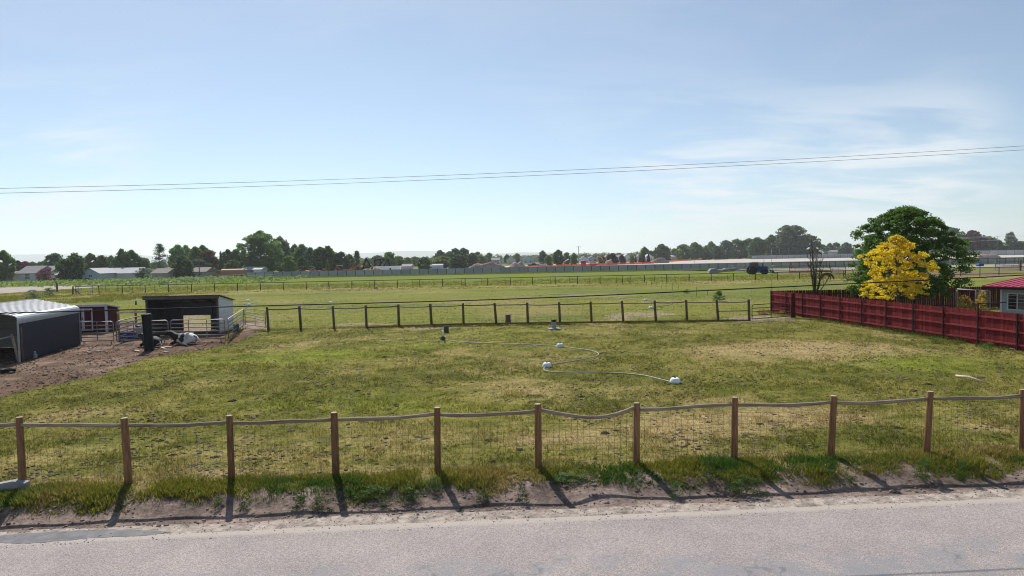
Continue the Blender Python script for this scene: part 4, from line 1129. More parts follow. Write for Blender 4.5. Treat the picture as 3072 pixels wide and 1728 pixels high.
def bush(w, x0, x1, y0, yb, mat, label, shape='bush', group='shrubs', dens=1.0):
    c = G(w, (x0 + x1) / 2, yb); a = AT(w, x0, y0, c.y); b = AT(w, x1, y0, c.y)
    o = empty('shrub', c, 0, label, 'shrub', group)
    nl = int(1600 * dens)
    link('foliage', crown_mesh(shape, int(x0) % 3, mat, nl, 34, .16, .06), o, (0, 0, 0), (0, 0, x0 % 6), (b.x - a.x, b.x - a.x, max(a.z, .1)))
    link('stem', TRUNK, o, (0, 0, 0), None, ((b.x - a.x) * .7, (b.x - a.x) * .7, max(a.z, .1) * .8))
    return o

# left belt of trees round the houses
T = [('2', -70, 165, 380, 238, 'round', 'mid', 'mid green tree cut by the left edge of the view', .05), ('2', 212, 332, 530, 310, 'round', 'purple', 'left of two small purple trees above the white house roof', .1),
     ('2', 328, 440, 532, 310, 'round', 'pink', 'right of two small purple trees above the white house roof', .1), ('2', 440, 560, 540, 420, 'round', 'mid', 'low green tree right of the purple trees', .05),
     ('2', 560, 655, 545, 430, 'round', 'sage', 'low greyish tree behind the white house', .05), ('2', 640, 745, 520, 400, 'round', 'mid', 'low green tree just left of the grey-green open tree', .05),
     ('2', 722, 985, 408, 285, 'round', 'blue', 'grey-green open-crowned tree behind the white house', .2), ('2', 890, 1180, 490, 232, 'round', 'dark', 'lower dark tree right of the pink flowering shrub', .05),
     ('2', 1010, 1290, 418, 236, 'tall', 'dark', 'dark green tree rising between the two left houses', .05), ('2', 1285, 1500, 420, 292, 'round', 'mid', 'mid green tree behind the pale blue house gable', .1),
     ('2', 1470, 1680, 440, 288, 'round', 'dark', 'dark tree behind the pale blue house roof', .08), ('2', 1640, 1790, 455, 330, 'round', 'light', 'light green tree behind the pale blue house', .1),
     ('2', 1755, 2000, 355, 282, 'tall', 'dark', 'tall dark tree above the right end of the blue house', .08), ('2', 1930, 2125, 372, 286, 'round', 'dark', 'dark tree beside the tall one above the blue house', .08),
     ('2', 2110, 2330, 478, 290, 'round', 'mid', 'mid green tree left of the spiky conifer', .05),
     ('3', 345, 500, 290, 330, 'tall', 'mid', 'left of two airy green trees right of the spiky conifer', .15), ('3', 480, 630, 298, 335, 'tall', 'light', 'right of two airy green trees right of the spiky conifer', .15),
     ('3', 335, 645, 452, 248, 'bush', 'dark', 'bushy dark tree in front of the low brown houses', .03), ('3', 605, 790, 320, 300, 'round', 'mid', 'green tree left of the bronze tree', .08), ('3', 690, 920, 298, 318, 'round', 'mid', 'green tree behind the bronze tree', .1),
     ('3', 770, 1050, 358, 280, 'round', 'bronze', 'rounded bronze-green tree left of the columnar tree', .06), ('3', 600, 880, 500, 270, 'round', 'blue', 'dull bluish tree under the bronze tree', .05),
     ('3', 1040, 1140, 385, 268, 'cone', 'dark', 'dark columnar evergreen left of the big cottonwood', .03), ('3', 1115, 1280, 362, 300, 'round', 'dark', 'dark tree behind the columnar evergreen', .08), ('3', 1230, 1420, 358, 300, 'round', 'dark', 'dark tree touching the big cottonwood on its left', .08),
     ('3', 1150, 1400, 520, 258, 'bush', 'mid', 'low green tree above the brown truck', .03), ('3', 1385, 2010, 64, 278, 'round', 'mid', 'biggest tree of the skyline, a tall rounded cottonwood', .07), ('3', 1880, 2125, 170, 296, 'tall', 'sage', 'paler willow at the right side of the big cottonwood', .07),
     ('3', 2050, 2250, 445, 262, 'round', 'light', 'light green tree just right of the big cottonwood', .05), ('3', 2170, 2300, 285, 310, 'tall', 'sage', 'slender pale tree right of the big cottonwood', .1), ('3', 2270, 2420, 280, 306, 'tall', 'mid', 'taller of the two trees right of the big cottonwood', .1),
     ('3', 2255, 2440, 470, 250, 'round', 'dark', 'dark round tree behind the left orange machines', .04), ('3', 2390, 2576, 335, 306, 'tall', 'mid', 'willowy tree above the left orange machines', .08),
     ('4', 95, 215, 335, 300, 'tall', 'blue', 'slim bluish tree above the orange machines', .06), ('4', 225, 400, 312, 280, 'round', 'dark', 'dark tree with double top above the orange machines, left half', .05), ('4', 370, 490, 308, 282, 'tall', 'dark', 'dark tree with double top above the orange machines, right half', .05),
     ('4', 375, 470, 518, 236, 'cone', 'light', 'small light green conical tree among the orange machines', .03), ('4', 480, 580, 390, 300, 'round', 'light', 'light tree left of the dark round evergreen', .06), ('4', 548, 725, 385, 284, 'round', 'blue', 'dark bluish evergreen above the orange machines', .03),
     ('4', 705, 815, 430, 300, 'round', 'light', 'light green tree left of the pointed conifer', .05), ('4', 955, 1110, 490, 420, 'round', 'mid', 'far tree right of the pointed conifer', .04), ('4', 1090, 1300, 440, 470, 'round', 'sage', 'hazy far tree above the dark folded machine', .04),
     ('4', 1262, 1500, 388, 330, 'round', 'mid', 'rounded green tree above the white trailer', .05), ('4', 1470, 1615, 455, 335, 'round', 'mid', 'smaller green tree right of the white trailer', .05), ('4', 1600, 1730, 470, 440, 'round', 'light', 'pale far tree left of the dark round evergreen', .04),
     ('4', 1700, 1840, 460, 460, 'round', 'sage', 'grey far tree left of the dark round evergreen', .04), ('4', 1805, 2020, 465, 300, 'round', 'dark', 'dark round evergreen right of the dirt piles', .03), ('4', 2030, 2350, 455, 340, 'round', 'light', 'light green tree behind the pale blue shed', .04),
     ('4', 2075, 2250, 368, 470, 'round', 'blue', 'bluish tree group above the pale blue shed, left', .04), ('4', 2230, 2380, 380, 480, 'round', 'blue', 'bluish tree above the pale blue shed, right', .04), ('5', 20, 150, 330, 400, 'round', 'blue', 'left of two tall dark trees at the middle of the skyline', .04),
     ('5', 130, 275, 328, 398, 'round', 'blue', 'right of two tall dark trees at the middle of the skyline', .04), ('5', -5, 265, 440, 330, 'bush', 'dark', 'broad dark tree in front of the two tall middle trees', .03), ('5', 245, 440, 400, 335, 'round', 'dark', 'dark tree at the left end of the long dirt ridge', .04),
     ('5', 370, 475, 385, 520, 'round', 'mid', 'hazy tree behind the long dirt ridge', .04), ('5', 430, 560, 460, 370, 'bush', 'sage', 'pale leafy tree on the dirt ridge', .03), ('5', 560, 645, 400, 560, 'round', 'mid', 'far tree left of the white two-storey house', .04),
     ('5', 840, 915, 430, 520, 'round', 'dark', 'small dark tree left above the white two-storey house', .04), ('5', 985, 1080, 410, 560, 'round', 'mid', 'small far tree right above the white two-storey house', .04), ('5', 1393, 1467, 373, 480, 'tall', 'blue', 'slim oval tree left of the dark round tree', .06),
     ('5', 1448, 1585, 445, 370, 'bush', 'light', 'light green tree left of the dark round tree', .03), ('5', 1585, 1765, 363, 350, 'round', 'dark', 'dark round tree left of the middle utility pole', .06), ('5', 1755, 1860, 395, 400, 'round', 'mid', 'green tree right of the dark round tree', .04),
     ('5', 1860, 1970, 408, 360, 'tall', 'mid', 'green tree just left of the middle utility pole', .03), ('5', 2295, 2405, 452, 380, 'round', 'mid', 'small green tree above the orange safety fence', .03), ('5', 2430, 2590, 415, 365, 'round', 'purple', 'dark purple tree above the orange safety fence', .03),
     ('6', 105, 265, 518, 370, 'bush', 'purple', 'purple bush-like tree by the orange safety fence', .02), ('6', 308, 368, 538, 380, 'tall', 'purple', 'narrow purple tree right of the purple bush', .02), ('6', 365, 408, 565, 382, 'cone', 'mid', 'tiny green cone tree by the far houses', .02),
     ('6', 470, 525, 550, 384, 'round', 'light', 'tiny light green tree by the far houses', .02), ('6', 528, 578, 545, 382, 'cone', 'dark', 'tiny dark cone tree by the far houses', .02), ('6', 585, 650, 545, 376, 'cone', 'dark', 'left dark cone tree of the close trio', .02),
     ('6', 615, 712, 478, 378, 'cone', 'dark', 'tallest dark cone tree of the close trio', .02), ('6', 712, 785, 525, 376, 'cone', 'purple', 'purple cone tree right of the close trio', .02), ('6', 630, 745, 418, 520, 'tall', 'mid', 'airy far tree behind the dark cone trees', .1),
     ('6', 735, 845, 470, 500, 'round', 'dark', 'far dark tree left of the bushy green tree', .03), ('6', 838, 1065, 378, 400, 'round', 'dark', 'bushy green tree at the left end of the right-hand belt', .03), ('6', 975, 1100, 450, 395, 'bush', 'light', 'light green tree left of the white long house', .02),
     ('6', 1085, 1205, 435, 420, 'round', 'light', 'light tree behind the white long house, left', .03), ('6', 1185, 1400, 372, 410, 'round', 'mid', 'left of two broad trees behind the white long house', .03), ('6', 1350, 1580, 352, 405, 'round', 'mid', 'right of two broad trees behind the white long house', .03),
     ('6', 1575, 1700, 400, 430, 'round', 'light', 'light tree right of the white long house', .03), ('6', 1640, 1790, 338, 450, 'round', 'mid', 'green tree between the white long house and the grey house', .03), ('6', 1590, 1760, 470, 400, 'bush', 'dark', 'low dark tree between the white long house and the grey house', .02),
     ('6', 1735, 1900, 400, 405, 'round', 'dark', 'dark tree left of the grey two-storey house', .02), ('6', 1830, 2050, 312, 415, 'round', 'blue', 'tall bluish pine left of the grey two-storey house', .02), ('6', 2010, 2230, 290, 430, 'round', 'mid', 'left of two green trees above the grey two-storey house', .02),
     ('6', 2190, 2430, 284, 430, 'round', 'mid', 'right of two green trees above the grey two-storey house', .02), ('6', 2390, 2650, 300, 410, 'round', 'dark', 'dark tree right of the grey two-storey house', .02), ('8', -20, 290, 350, 405, 'bush', 'dark', 'low dark tree left of the tall airy tree', .01),
     ('8', 270, 560, 298, 410, 'round', 'dark', 'dark dome tree left of the tall airy tree', .01), ('8', 485, 1090, 98, 400, 'spread', 'sage', 'tall airy spreading tree on the right skyline', .18), ('8', 180, 620, 470, 395, 'bush', 'dark', 'dark undergrowth tree at the left foot of the tall airy tree', .01), ('8', 600, 1010, 430, 395, 'bush', 'dark', 'dark undergrowth tree below the tall airy tree', .01),
     ('8', 940, 1340, 290, 402, 'round', 'dark', 'dark tree behind the bare tree', .01), ('8', 1330, 1490, 470, 480, 'round', 'mid', 'small far tree right of the bare tree', .02), ('8', 1480, 1610, 450, 470, 'round', 'blue', 'small bluish far tree right of the bare tree', .02), ('8', 1580, 1760, 430, 480, 'round', 'mid', 'far green tree left of the big green tree', .02), ('8', 1730, 1990, 440, 470, 'round', 'dark', 'far dark tree left of the big green tree', .02),
     ('7', 1790, 1985, 256, 330, 'round', 'dark', 'dark tree just right of the big green tree', .03), ('7', 1985, 2200, 293, 320, 'round', 'purple', 'tall dark purple tree on the right skyline', .02), ('7', 1985, 2095, 435, 310, 'bush', 'mid', 'low green shrub tree in front of the tall purple tree', .01), ('7', 2155, 2330, 340, 360, 'round', 'mid', 'green tree left of the right-hand utility pole', .02),
     ('7', 2225, 2400, 378, 330, 'bush', 'dark', 'dark low tree behind the right-hand utility pole', .02), ('7', 2412, 2492, 305, 345, 'spread', 'sage', 'thin flat-topped tree near the right edge', .2), ('7', 2370, 2480, 425, 325, 'bush', 'mid', 'low round tree near the right edge', .01), ('7', 2455, 2620, 385, 335, 'round', 'mid', 'green tree cut by the right edge of the view', .02)]
for w, x0, x1, y0, Y, shp, mt, lb, low in T:
    if w in '78' or (w == '6' and x0 > 835): Y = max(Y * 1.3, 520)   # these stand beyond the far site walls
    tree(w, x0, x1, y0, Y, shp, mt, lb, low=low)

def conifer(w, xc, x0, x1, y0, Y, label, mat='blue', seed=1, droop=.25):
    a = AT(w, x0, y0, Y); b = AT(w, x1, y0, Y); c = AT(w, xc, y0, Y); wd = b.x - a.x; hgt = c.z
    o = empty('conifer', (c.x, Y, 0), 0, label, 'tree', 'background trees'); r = np.random.default_rng(seed); P = []
    br = MB()
    for k in range(120):
        z = r.uniform(.06, .97) ; L = (wd / 2) * (1 - z) ** .75 * r.uniform(.75, 1.1) + .05 * wd; an = r.uniform(0, 6.28)
        up = .18 * L * (1 if z > .6 else -.6)
        e = np.array([math.cos(an) * L, math.sin(an) * L, hgt * z + up]); s_ = np.array([0, 0, hgt * z])
        if k % 3 == 0: br.tube([s_, e], [.05, .01], 4, False)
        m_ = 34; t_ = r.uniform(.25, 1, m_); q = s_ + (e - s_) * t_[:, None]; q += r.normal(0, .12 + .03 * wd, (m_, 3)) * np.array([1, 1, .55]); P.append(q)
    V, F = leaf_quads(np.concatenate(P), .5, seed, ratio=.4)
    link('crown', np_mesh('crown', V, F, LEAF[mat]), o)
    br.tube([(0, 0, -.3), (0, 0, hgt * .5), (0, 0, hgt * .98)], [.28, .15, .03], 7); br.build('trunk', m_bark, o)
conifer('2', 2460, 2290, 2640, 262, 262, 'spiky dark spruce towering over the left houses', 'blue', 3)
conifer('4', 875, 800, 960, 366, 290, 'pointed dark conifer right of the orange machines', 'blue', 4)

# far-off wood that closes the horizon
r = np.random.default_rng(5); P = []; S_ = []
for k in range(900):
    xx = r.uniform(-600, 3700); Y = r.uniform(620, 1500); hh_ = r.uniform(6, 10); q = ray((xx, 771)); X = q.x / q.y * Y
    m_ = 150; rad = r.uniform(3.5, 7)
    d = r.normal(0, 1, (m_, 3)); d /= np.linalg.norm(d, axis=1)[:, None]; d *= (r.uniform(0, 1, m_) ** .4)[:, None]
    P.append(np.array([X, Y, hh_ * .42]) + d * np.array([rad, rad, hh_ * .5])); S_.append(np.full(m_, 2.1))
V, F = leaf_quads(np.concatenate(P), np.concatenate(S_), 6)
tag(link('far_wood', np_mesh('far_wood', V, F, LEAF['mid'])), 'far-off belt of trees along the horizon', 'wood', kind='stuff')

# ------------------------------------------------------------------ trees in the yard on the right
def yard_tree(name, base, tx0, tx1, ytop, ybot, w, Y, n_leaf, n_clump, leaf, mat, label, seed, cr, barkm, shape='round', depth=None):
    a = AT(w, tx0, ytop, Y); b = AT(w, tx1, ybot, Y); ztop, zbot = a.z, b.z; wd = b.x - a.x; cx = (a.x + b.x) / 2
    o = empty(name, base, 0, label, 'tree')
    P, C = crown_pts(shape, n_leaf, n_clump, seed, cr)
    dp = depth or wd
    sc_ = np.array([wd * 1.12, dp, ztop - zbot]); off = np.array([cx - base.x, Y - base.y, zbot])
    Pw = P * sc_ + off; Cw = C * sc_ + off
    V, F = leaf_quads(Pw, leaf, seed + 1, .35, .7)
    link('crown', np_mesh('crown', V, F, LEAF[mat]), o)
    tb = MB(); zt = zbot + (ztop - zbot) * .62; r0 = .16 if wd > 7 else .10
    spine = [Vector((0, 0, -.25)), Vector((.05, 0, zbot * .6)), Vector((off[0] * .3, 0, zbot + .4)), Vector((off[0] * .6, .05, (zbot + zt) / 2)), Vector((off[0] * .8, 0, zt))]
    tb.tube(spine, [r0 * 1.25, r0, r0 * .85, r0 * .55, r0 * .25], 9); to = tb.build('trunk', barkm, o)
    rr = random.Random(seed)
    for c in rr.sample(list(map(tuple, Cw)), min(34, n_clump)):
        c = Vector(c); t = max(.1, min(.95, (c.z - zbot) / (zt - zbot) * .75)); s_ = spine[2].lerp(spine[4], t * .9)
        if c.z < s_.z + .1: s_ = spine[1].lerp(spine[2], .8)
        mid = s_.lerp(c, .5) + Vector((rr.uniform(-.15, .15), rr.uniform(-.15, .15), rr.uniform(.0, .25)))
        MB().tube([s_, mid, c], [r0 * .32, r0 * .2, r0 * .06], 5, False).build('limb', barkm, to)
    return o
gb = AT('7', 1420, 900, 54.0); gb.z = 0
GT = ((0, .72), (.12, .98), (.3, 1.0), (.5, .92), (.68, .80), (.82, .62), (.93, .40), (1, .12)); YT = ((0, .55), (.08, .95), (.18, 1.0), (.28, .72), (.36, .70), (.48, .98), (.62, .86), (.76, .72), (.86, .42), (.93, .17), (1, .08))
yard_tree('green_tree', gb, 925, 1985, 58, 915, '7', 54.0, 64000, 640, .155, 'green', 'big dark green broadleaf tree behind the yellow tree', 21, .049, m_bark, GT, 9.0)
yb = AT('7', 1395, 960, 48.5); yb.z = 0
yard_tree('yellow_tree', yb, 1000, 1750, 318, 945, '7', 48.5, 15500, 300, .13, 'yellow', 'bright golden yellow tree in the yard behind the red fence', 34, .048, m_bark, YT, 4.4)
# multi-stemmed bare tree behind the fence corner
bb = AT('7', 612, 860, 61.0); bb.z = 0
o = empty('bare_tree', bb, 0, 'leafless multi-stemmed young tree behind the corner of the fences', 'tree')
rr = random.Random(8); MB().tube([(0, 0, -.2), (0, 0, .7), (.02, 0, 1.3)], [.13, .12, .1], 9).build('trunk', m_bark, o)
for k in range(17):
    a = rr.uniform(0, 6.28); sp_ = rr.uniform(.15, 1.6) ; h_ = rr.uniform(4.6, 7.6) * (1 - .18 * sp_); pts = [Vector((0, 0, rr.uniform(.7, 1.3)))]
    for j in range(1, 7):
        t = j / 6; pts.append(Vector((math.cos(a) * sp_ * t ** .7 + rr.uniform(-.06, .06), math.sin(a) * sp_ * t ** .7 + rr.uniform(-.06, .06), pts[0].z + (h_ - pts[0].z) * t)))
    st_ = MB().tube(pts, [.06, .05, .042, .034, .026, .018, .008], 5, False)
    for j in range(9):
        q = pts[rr.randint(2, 5)]; e = q + Vector((rr.uniform(-.5, .5), rr.uniform(-.5, .5), rr.uniform(.3, .9))); st_.tube([q, q.lerp(e, .5) + Vector((0, 0, .05)), e], [.016, .011, .006], 4, False)
    st_.build('stem', m_bark, o)

# ------------------------------------------------------------------ shrubs and weeds
bush('2', 545, 865, 642, 835, 'pink', 'rounded pink flowering shrub in front of the white house', 'bush', dens=1.6)
bush('2', 1518, 1752, 685, 812, 'dark', 'dark round shrub in front of the pale blue house'); bush('2', 1808, 2090, 625, 800, 'purple', 'larger dark shrub right of the pale blue house', dens=1.4)
bush('2', 2070, 2345, 640, 800, 'dark', 'dark green shrub beside the larger dark shrub right of the blue house', dens=1.4); bush('2', 130, 240, 720, 850, 'sage', 'greyish shrub at the left corner of the white house')
bush('3', 910, 1010, 640, 750, 'mid', 'small green shrub left of the brown truck'); bush('2', 640, 905, 950, 1080, 'sage', 'right grey-green shrub of the pair left of the leaning corner post'); bush('2', 380, 660, 975, 1110, 'sage', 'left grey-green shrub of the pair behind the carport roof')
bush('6', 1720, 1960, 1105, 1255, 'weed', 'round green bush in the field behind the right end of the back fence', dens=1.3); bush('6', 1265, 1410, 1070, 1132, 'sage', 'low greyish tumbleweed in the field')
bush('7', 1680, 1800, 1285, 1345, 'weed', 'green weed at the foot of the red fence, middle', dens=.6); bush('7', 2170, 2340, 1340, 1420, 'weed', 'green weed at the near foot of the red fence', dens=.6)
bush('M7', 2000, 2400, 1380, 1500, 'weed', 'green weed at the red fence foot cut by the right edge', dens=.6)
for k, (a, b, c, d_) in enumerate(((800, 1070, 520, 790), (1060, 1300, 480, 800))):
    Yw = 44.5 - k * .8; q = AT('M7', (a + b) / 2, d_, Yw); q.z = 0; p0 = AT('M7', a, c, Yw); p1 = AT('M7', b, c, Yw)
    o = empty('dry_weeds', q, 0, ('tall dry yellow weeds left of the wire panel by the blue house', 'tall dry yellow weeds behind the wire panel by the blue house')[k], 'weeds', 'shrubs')
    link('foliage', crown_mesh('bush', k, 'dryweed', 2600, 46, .15, .06), o, None, None, (p1.x - p0.x, 1.6, p0.z)); link('stem', TRUNK, o, None, None, (1, 1, p0.z))
# single weed plants on the bank
W = [('F2', 985, 1145, 815, 905, 'compact bright green weed on the bare bank right of the fourth post'), ('F2', 1305, 1420, 760, 915, 'upright grey-green weed on the bank before the sagging rail'), ('F2', 250, 380, 900, 950, 'low weed at the gravel edge below the dark weeds'),
     ('F1', 2170, 2330, 850, 975, 'left of two broad green weeds at the gravel edge'), ('F1', 2310, 2520, 835, 978, 'right of two broad green weeds at the gravel edge'), ('F1', 1570, 1700, 860, 965, 'small green weed left of the third post shadow'), ('F1', 1750, 1900, 900, 985, 'small green weed right of the third post shadow'),
     ('F2', 120, 400, 760, 900, 'dark weed clump between the third and fourth posts, left'), ('F2', 380, 640, 770, 895, 'dark weed clump between the third and fourth posts, right'), ('F3', 1205, 1360, 715, 795, 'bright green weed on the bank before the eighth post'), ('F3', 150, 360, 590, 790, 'tall green weed clump left of the seventh post'),
     ('F3', 330, 640, 640, 850, 'broad green weed clump right of the seventh post'), ('F3', 1720, 1960, 570, 760, 'green weed clump before the ninth post'), ('F2', 2440, 2600, 720, 870, 'dark green weed clump before the sagging bay, right'), ('F2', 1560, 1900, 645, 710, 'low green weeds under the sagging rail'),
     ('F3', 1060, 1220, 570, 700, 'green weeds at the foot of the eighth post'), ('F3', 2050, 2200, 590, 760, 'green weed clump right of the ninth post'), ('F1', 830, 960, 880, 960, 'small weed beside the second post shadow'), ('F2', 620, 780, 700, 840, 'green weeds at the foot of the fourth post')]
for w, x0, x1, y0, y1, lb in W:
    b = G(w, (x0 + x1) / 2, y1, -.15); zz0 = gz(b.x, b.y); b = G(w, (x0 + x1) / 2, y1, zz0); p0 = AT(w, x0, y0, b.y + .1); p1 = AT(w, x1, y0, b.y + .1); wd = p1.x - p0.x; hh_ = min(max(.1, (p0.z - zz0) * .8), .42)
    o = empty('weed', (b.x, b.y + .08, gz(b.x, b.y + .08)), 0, lb, 'weed', 'weeds on the road bank')
    link('foliage', crown_mesh('bush', int(x0) % 3, 'weed', 1500, 40, .15, .05), o, (0, 0, -.03), (0, 0, x0 % 6), (wd * 1.1, wd * .8, hh_ * 1.1)); link('stem', TRUNK, o, (0, 0, 0), None, (wd * .3, wd * .3, hh_ * .8))
# rank green strip in front of the left houses
r = np.random.default_rng(15); n_ = 9000
a = r.uniform(-185, -60, n_); b = r.uniform(168, 228, n_) ; b = np.clip(b + (-a - 60) * -.12, 152, 235); kk = fbm(a / 6, b / 6, 301, 3) > .38; a, b = a[kk], b[kk]
P = np.stack([a, b, r.uniform(.05, .75, len(a)) * (.5 + fbm(a / 4, b / 4, 303, 2))], 1)
V, F = leaf_quads(P, .75, 17, .6); tag(link('weedy_strip', np_mesh('weedy_strip', V, F, LEAF['light'])), 'rank green weeds in front of the houses on the left', 'weeds', kind='stuff')

# ------------------------------------------------------------------ cow pats and clods
m_pat = basic('dried_dung', (.12, .090, .058), .95, .5, 4, .6, col2=(.235, .185, .125), spec=.05); m_patd = basic('fresh_dung', (.038, .028, .020), .9, .4, 4, .5)
pats = []
for v in range(6):
    rr = random.Random(v + 40); bm = bmesh.new(); bmesh.ops.create_icosphere(bm, subdivisions=3, radius=1)
    for q in bm.verts:
        a = math.atan2(q.co.y, q.co.x); k = 1 + .28 * math.sin(2 * a + v) + .22 * math.sin(5 * a + 2 * v) + .12 * math.sin(9 * a + v) + rr.uniform(-.12, .12)
        q.co.x *= k; q.co.y *= k * .85; q.co.z = q.co.z * (.9 + rr.uniform(-.4, .5)) if q.co.z > 0 else q.co.z * .3
    me = bpy.data.meshes.new('cow_pat'); bm.to_mesh(me); bm.free(); me.materials.append(m_pat if v < 4 else m_patd); pats.append(me)
rr = random.Random(77); nq = np.random.default_rng(77); npat = 0
Yq = 16.6 + (46 - 16.6) * nq.uniform(0, 1, 1500) ** 1.1; Xq = nq.uniform(-.76, .76, 1500) * Yq
kk = (nq.uniform(0, 1, 1500) < (fbm(Xq / 4, Yq / 4, 401, 3) - .25) * 2.2) & (masks(Xq, Yq) < .5) & (s_of(Xq, Yq) < -.5) & (Xq < RF0.x - .8 + (RF0.y - Yq) * .13)
for X, Y in list(zip(Xq[kk], Yq[kk]))[:250]:
    s_ = rr.choice((rr.uniform(.04, .09), rr.uniform(.06, .12), rr.uniform(.09, .16))); o = link('cow_pat', rr.choice(pats), None, (X, Y, .004), (0, 0, rr.uniform(0, 6)), (s_, s_ * rr.uniform(.8, 1.1), s_ * rr.uniform(.16, .34)))
    tag(o, 'dried cow pat lying on the grazed paddock grass', 'cow pat', 'cow pats scattered over the paddock'); npat += 1
# crumbs of dung and bare specks all over the paddock
crng = np.random.default_rng(91); _Y = 16 + 34 * crng.uniform(0, 1, 24000) ** 1.15; _X = crng.uniform(-.77, .77, 24000) * _Y
_k = (crng.uniform(0, 1, 24000) < (fbm(_X / 3, _Y / 3, 421, 4) - .33) * 2.4) & (masks(_X, _Y) < .5) & (s_of(_X, _Y) < -.1) & (_X < RF0.x - .6 + (RF0.y - _Y) * .13); _X, _Y = _X[_k], _Y[_k]
_b = bmesh.new(); bmesh.ops.create_icosphere(_b, subdivisions=1, radius=1); _v = np.array([v.co[:] for v in _b.verts]); cf_ = np.array([[v.index for v in f.verts] for f in _b.faces]); _b.free()
_s = crng.uniform(.018, .05, len(_X)); cVV = _v[None] * _s[:, None, None] * crng.uniform(.5, 1.5, (len(_X), len(_v), 1)) * np.array([1.3, 1.1, .6]) + np.stack([_X, _Y, _s * .2], 1)[:, None, :]
tag(link('dung_crumbs', np_mesh('dung_crumbs', cVV.reshape(-1, 3), (cf_[None] + np.arange(len(_X))[:, None, None] * len(_v)).reshape(-1, 3), m_pat)), 'crumbled dung and small clods strewn over the paddock', 'dung crumbs', kind='stuff')
# clods and trampled muck in the dirt by the carport
r = np.random.default_rng(23); V = []; F = []; q0 = 0
ico = bmesh.new(); bmesh.ops.create_icosphere(ico, subdivisions=1, radius=1); IV = np.array([v.co[:] for v in ico.verts]); IF = np.array([[v.index for v in f.verts] for f in ico.faces]); ico.free()
cx_ = r.uniform(-31, -14, 9000); cy_ = r.uniform(25, 44, 9000)
kk = (masks(cx_, cy_) > .5) & (fbm(cx_ * .7, cy_ * .7, 411, 3) > r.uniform(.3, .62, 9000)); cx_, cy_ = cx_[kk][:1900], cy_[kk][:1900]
for X, Y in zip(cx_, cy_):
    s_ = r.uniform(.015, .045) * (2.6 if r.random() < .05 else 1); V.append(IV * s_ * r.uniform(.6, 1.3, (len(IV), 1)) * np.array([1.2, 1.1, .65]) + np.array([X, Y, s_ * .15])); F.append(IF + q0); q0 += len(IV)
tag(link('dirt_clods', np_mesh('dirt_clods', np.concatenate(V), np.concatenate(F), basic('clod_dirt', (.055, .036, .026), .95, .4, 1.5, .4, col2=(.26, .19, .13)))), 'trampled clods and muck on the bare dirt by the carport', 'clods', kind='stuff')
# clods on the bare bank
tb_, sb_, xb_, yb_ = along(4200, -4, 31, .45, 1.95); kk = fbm(xb_ * 1.3, yb_ * 1.3, 431, 3) > nrng.uniform(.3, .62, len(xb_)); xb_, yb_ = xb_[kk], yb_[kk]; zb2 = g(xb_, yb_)
sb2 = np.abs(nrng.normal(0, .014, len(xb_))) + .008; VB = IV[None] * sb2[:, None, None] * nrng.uniform(.6, 1.4, (len(xb_), len(IV), 1)) * np.array([1.2, 1, .7]) + np.stack([xb_, yb_, zb2 + sb2 * .2], 1)[:, None, :]
tag(link('bank_clods', np_mesh('bank_clods', VB.reshape(-1, 3), (IF[None] + np.arange(len(xb_))[:, None, None] * len(IV)).reshape(-1, 3), basic('bank_clod', (.12, .088, .070), .95, .4, 2, .3, col2=(.27, .215, .18)))), 'crumbled clods of soil on the road bank', 'clods', kind='stuff')
# stones along the gravel edge
V = []; F = []; q0 = 0
t, s, x, y = along(2600, -3, 30, 1.55, 2.75); gq = np.maximum(g(x, y), ROAD_Z + .012)
for k in range(len(t)):
    s_ = abs(r.normal(0, .006)) + .005; V.append(IV * s_ * r.uniform(.6, 1.3, (len(IV), 1)) * np.array([1, 1, .7]) + np.array([x[k], y[k], gq[k] + s_ * .3])); F.append(IF + q0); q0 += len(IV)
tag(link('loose_gravel', np_mesh('loose_gravel', np.concatenate(V), np.concatenate(F), basic('gravel_stone', (.27, .235, .20), .9, .3, 3, .2, col2=(.36, .32, .275)))), 'loose gravel along the road edge', 'gravel', kind='stuff')
# ------------------------------------------------------------------ pipe rail fences in the far field
def pipe_fence(name, A, B, step, h_, label, mat='pipe_dark', r=.06, stakes=True, rails=(1.0,), group='pipe fences', seed=1):
    A, B = Vector(A), Vector(B); root = empty(name, A, 0, label, 'fence', group); rr = random.Random(seed)
    L = (B - A).length; n_ = max(1, int(L / step)); d = (B - A) / n_
    for k in range(n_ + 1):
        q = A + d * k
        MB().tube([q + Vector((0, 0, -.2)), q + Vector((rr.uniform(-.04, .04), 0, h_))], r * 1.15, 6).build('post', M[mat], root, A)
        if k < n_:
            for f in rails: MB().tube([q + Vector((0, 0, h_ * f)), q + d + Vector((0, 0, h_ * f))], r, 6).build('rail', M[mat], root, A)
            if stakes:
                for j in range(rr.choice((0, 1, 1))):
                    e = q + d * rr.uniform(.3, .9); MB().tube([e + Vector((0, .1, -.2)), e + Vector((rr.uniform(-.12, .12), .1, h_ * .93))], .03, 5).build('stake', M[mat], root, A)
    if stakes:
        wm = MB()
        for f in (.3, .55, .78): wm.tube([A + Vector((0, .1, h_ * f)), B + Vector((0, .1, h_ * f))], .005, 4, False)
        wm.build('strand', M['wire'], root, A)
    return root
PF0 = AT('2', 1175, 1050, 121.0); PF0.z = 0
PF1 = AT('7', 880, 650, 124.5); PF1.z = 0
pipe_fence('pipe_rail_fence', PF0, PF1, 4.0, 1.38, 'dark pipe rail fence crossing the whole far field', seed=2)
PF2 = AT('7', 2700, 650, 125.5); PF2.z = 0
pipe_fence('pipe_rail_fence', PF1 + Vector((.3, 0, 0)), PF2, 6.1, 1.5, 'dark pipe rail fence in front of the brown corral on the right', rails=(1.0, .2), seed=3, stakes=False)
LF1 = AT('3', 1480, 790, 212.0); LF1.z = 0
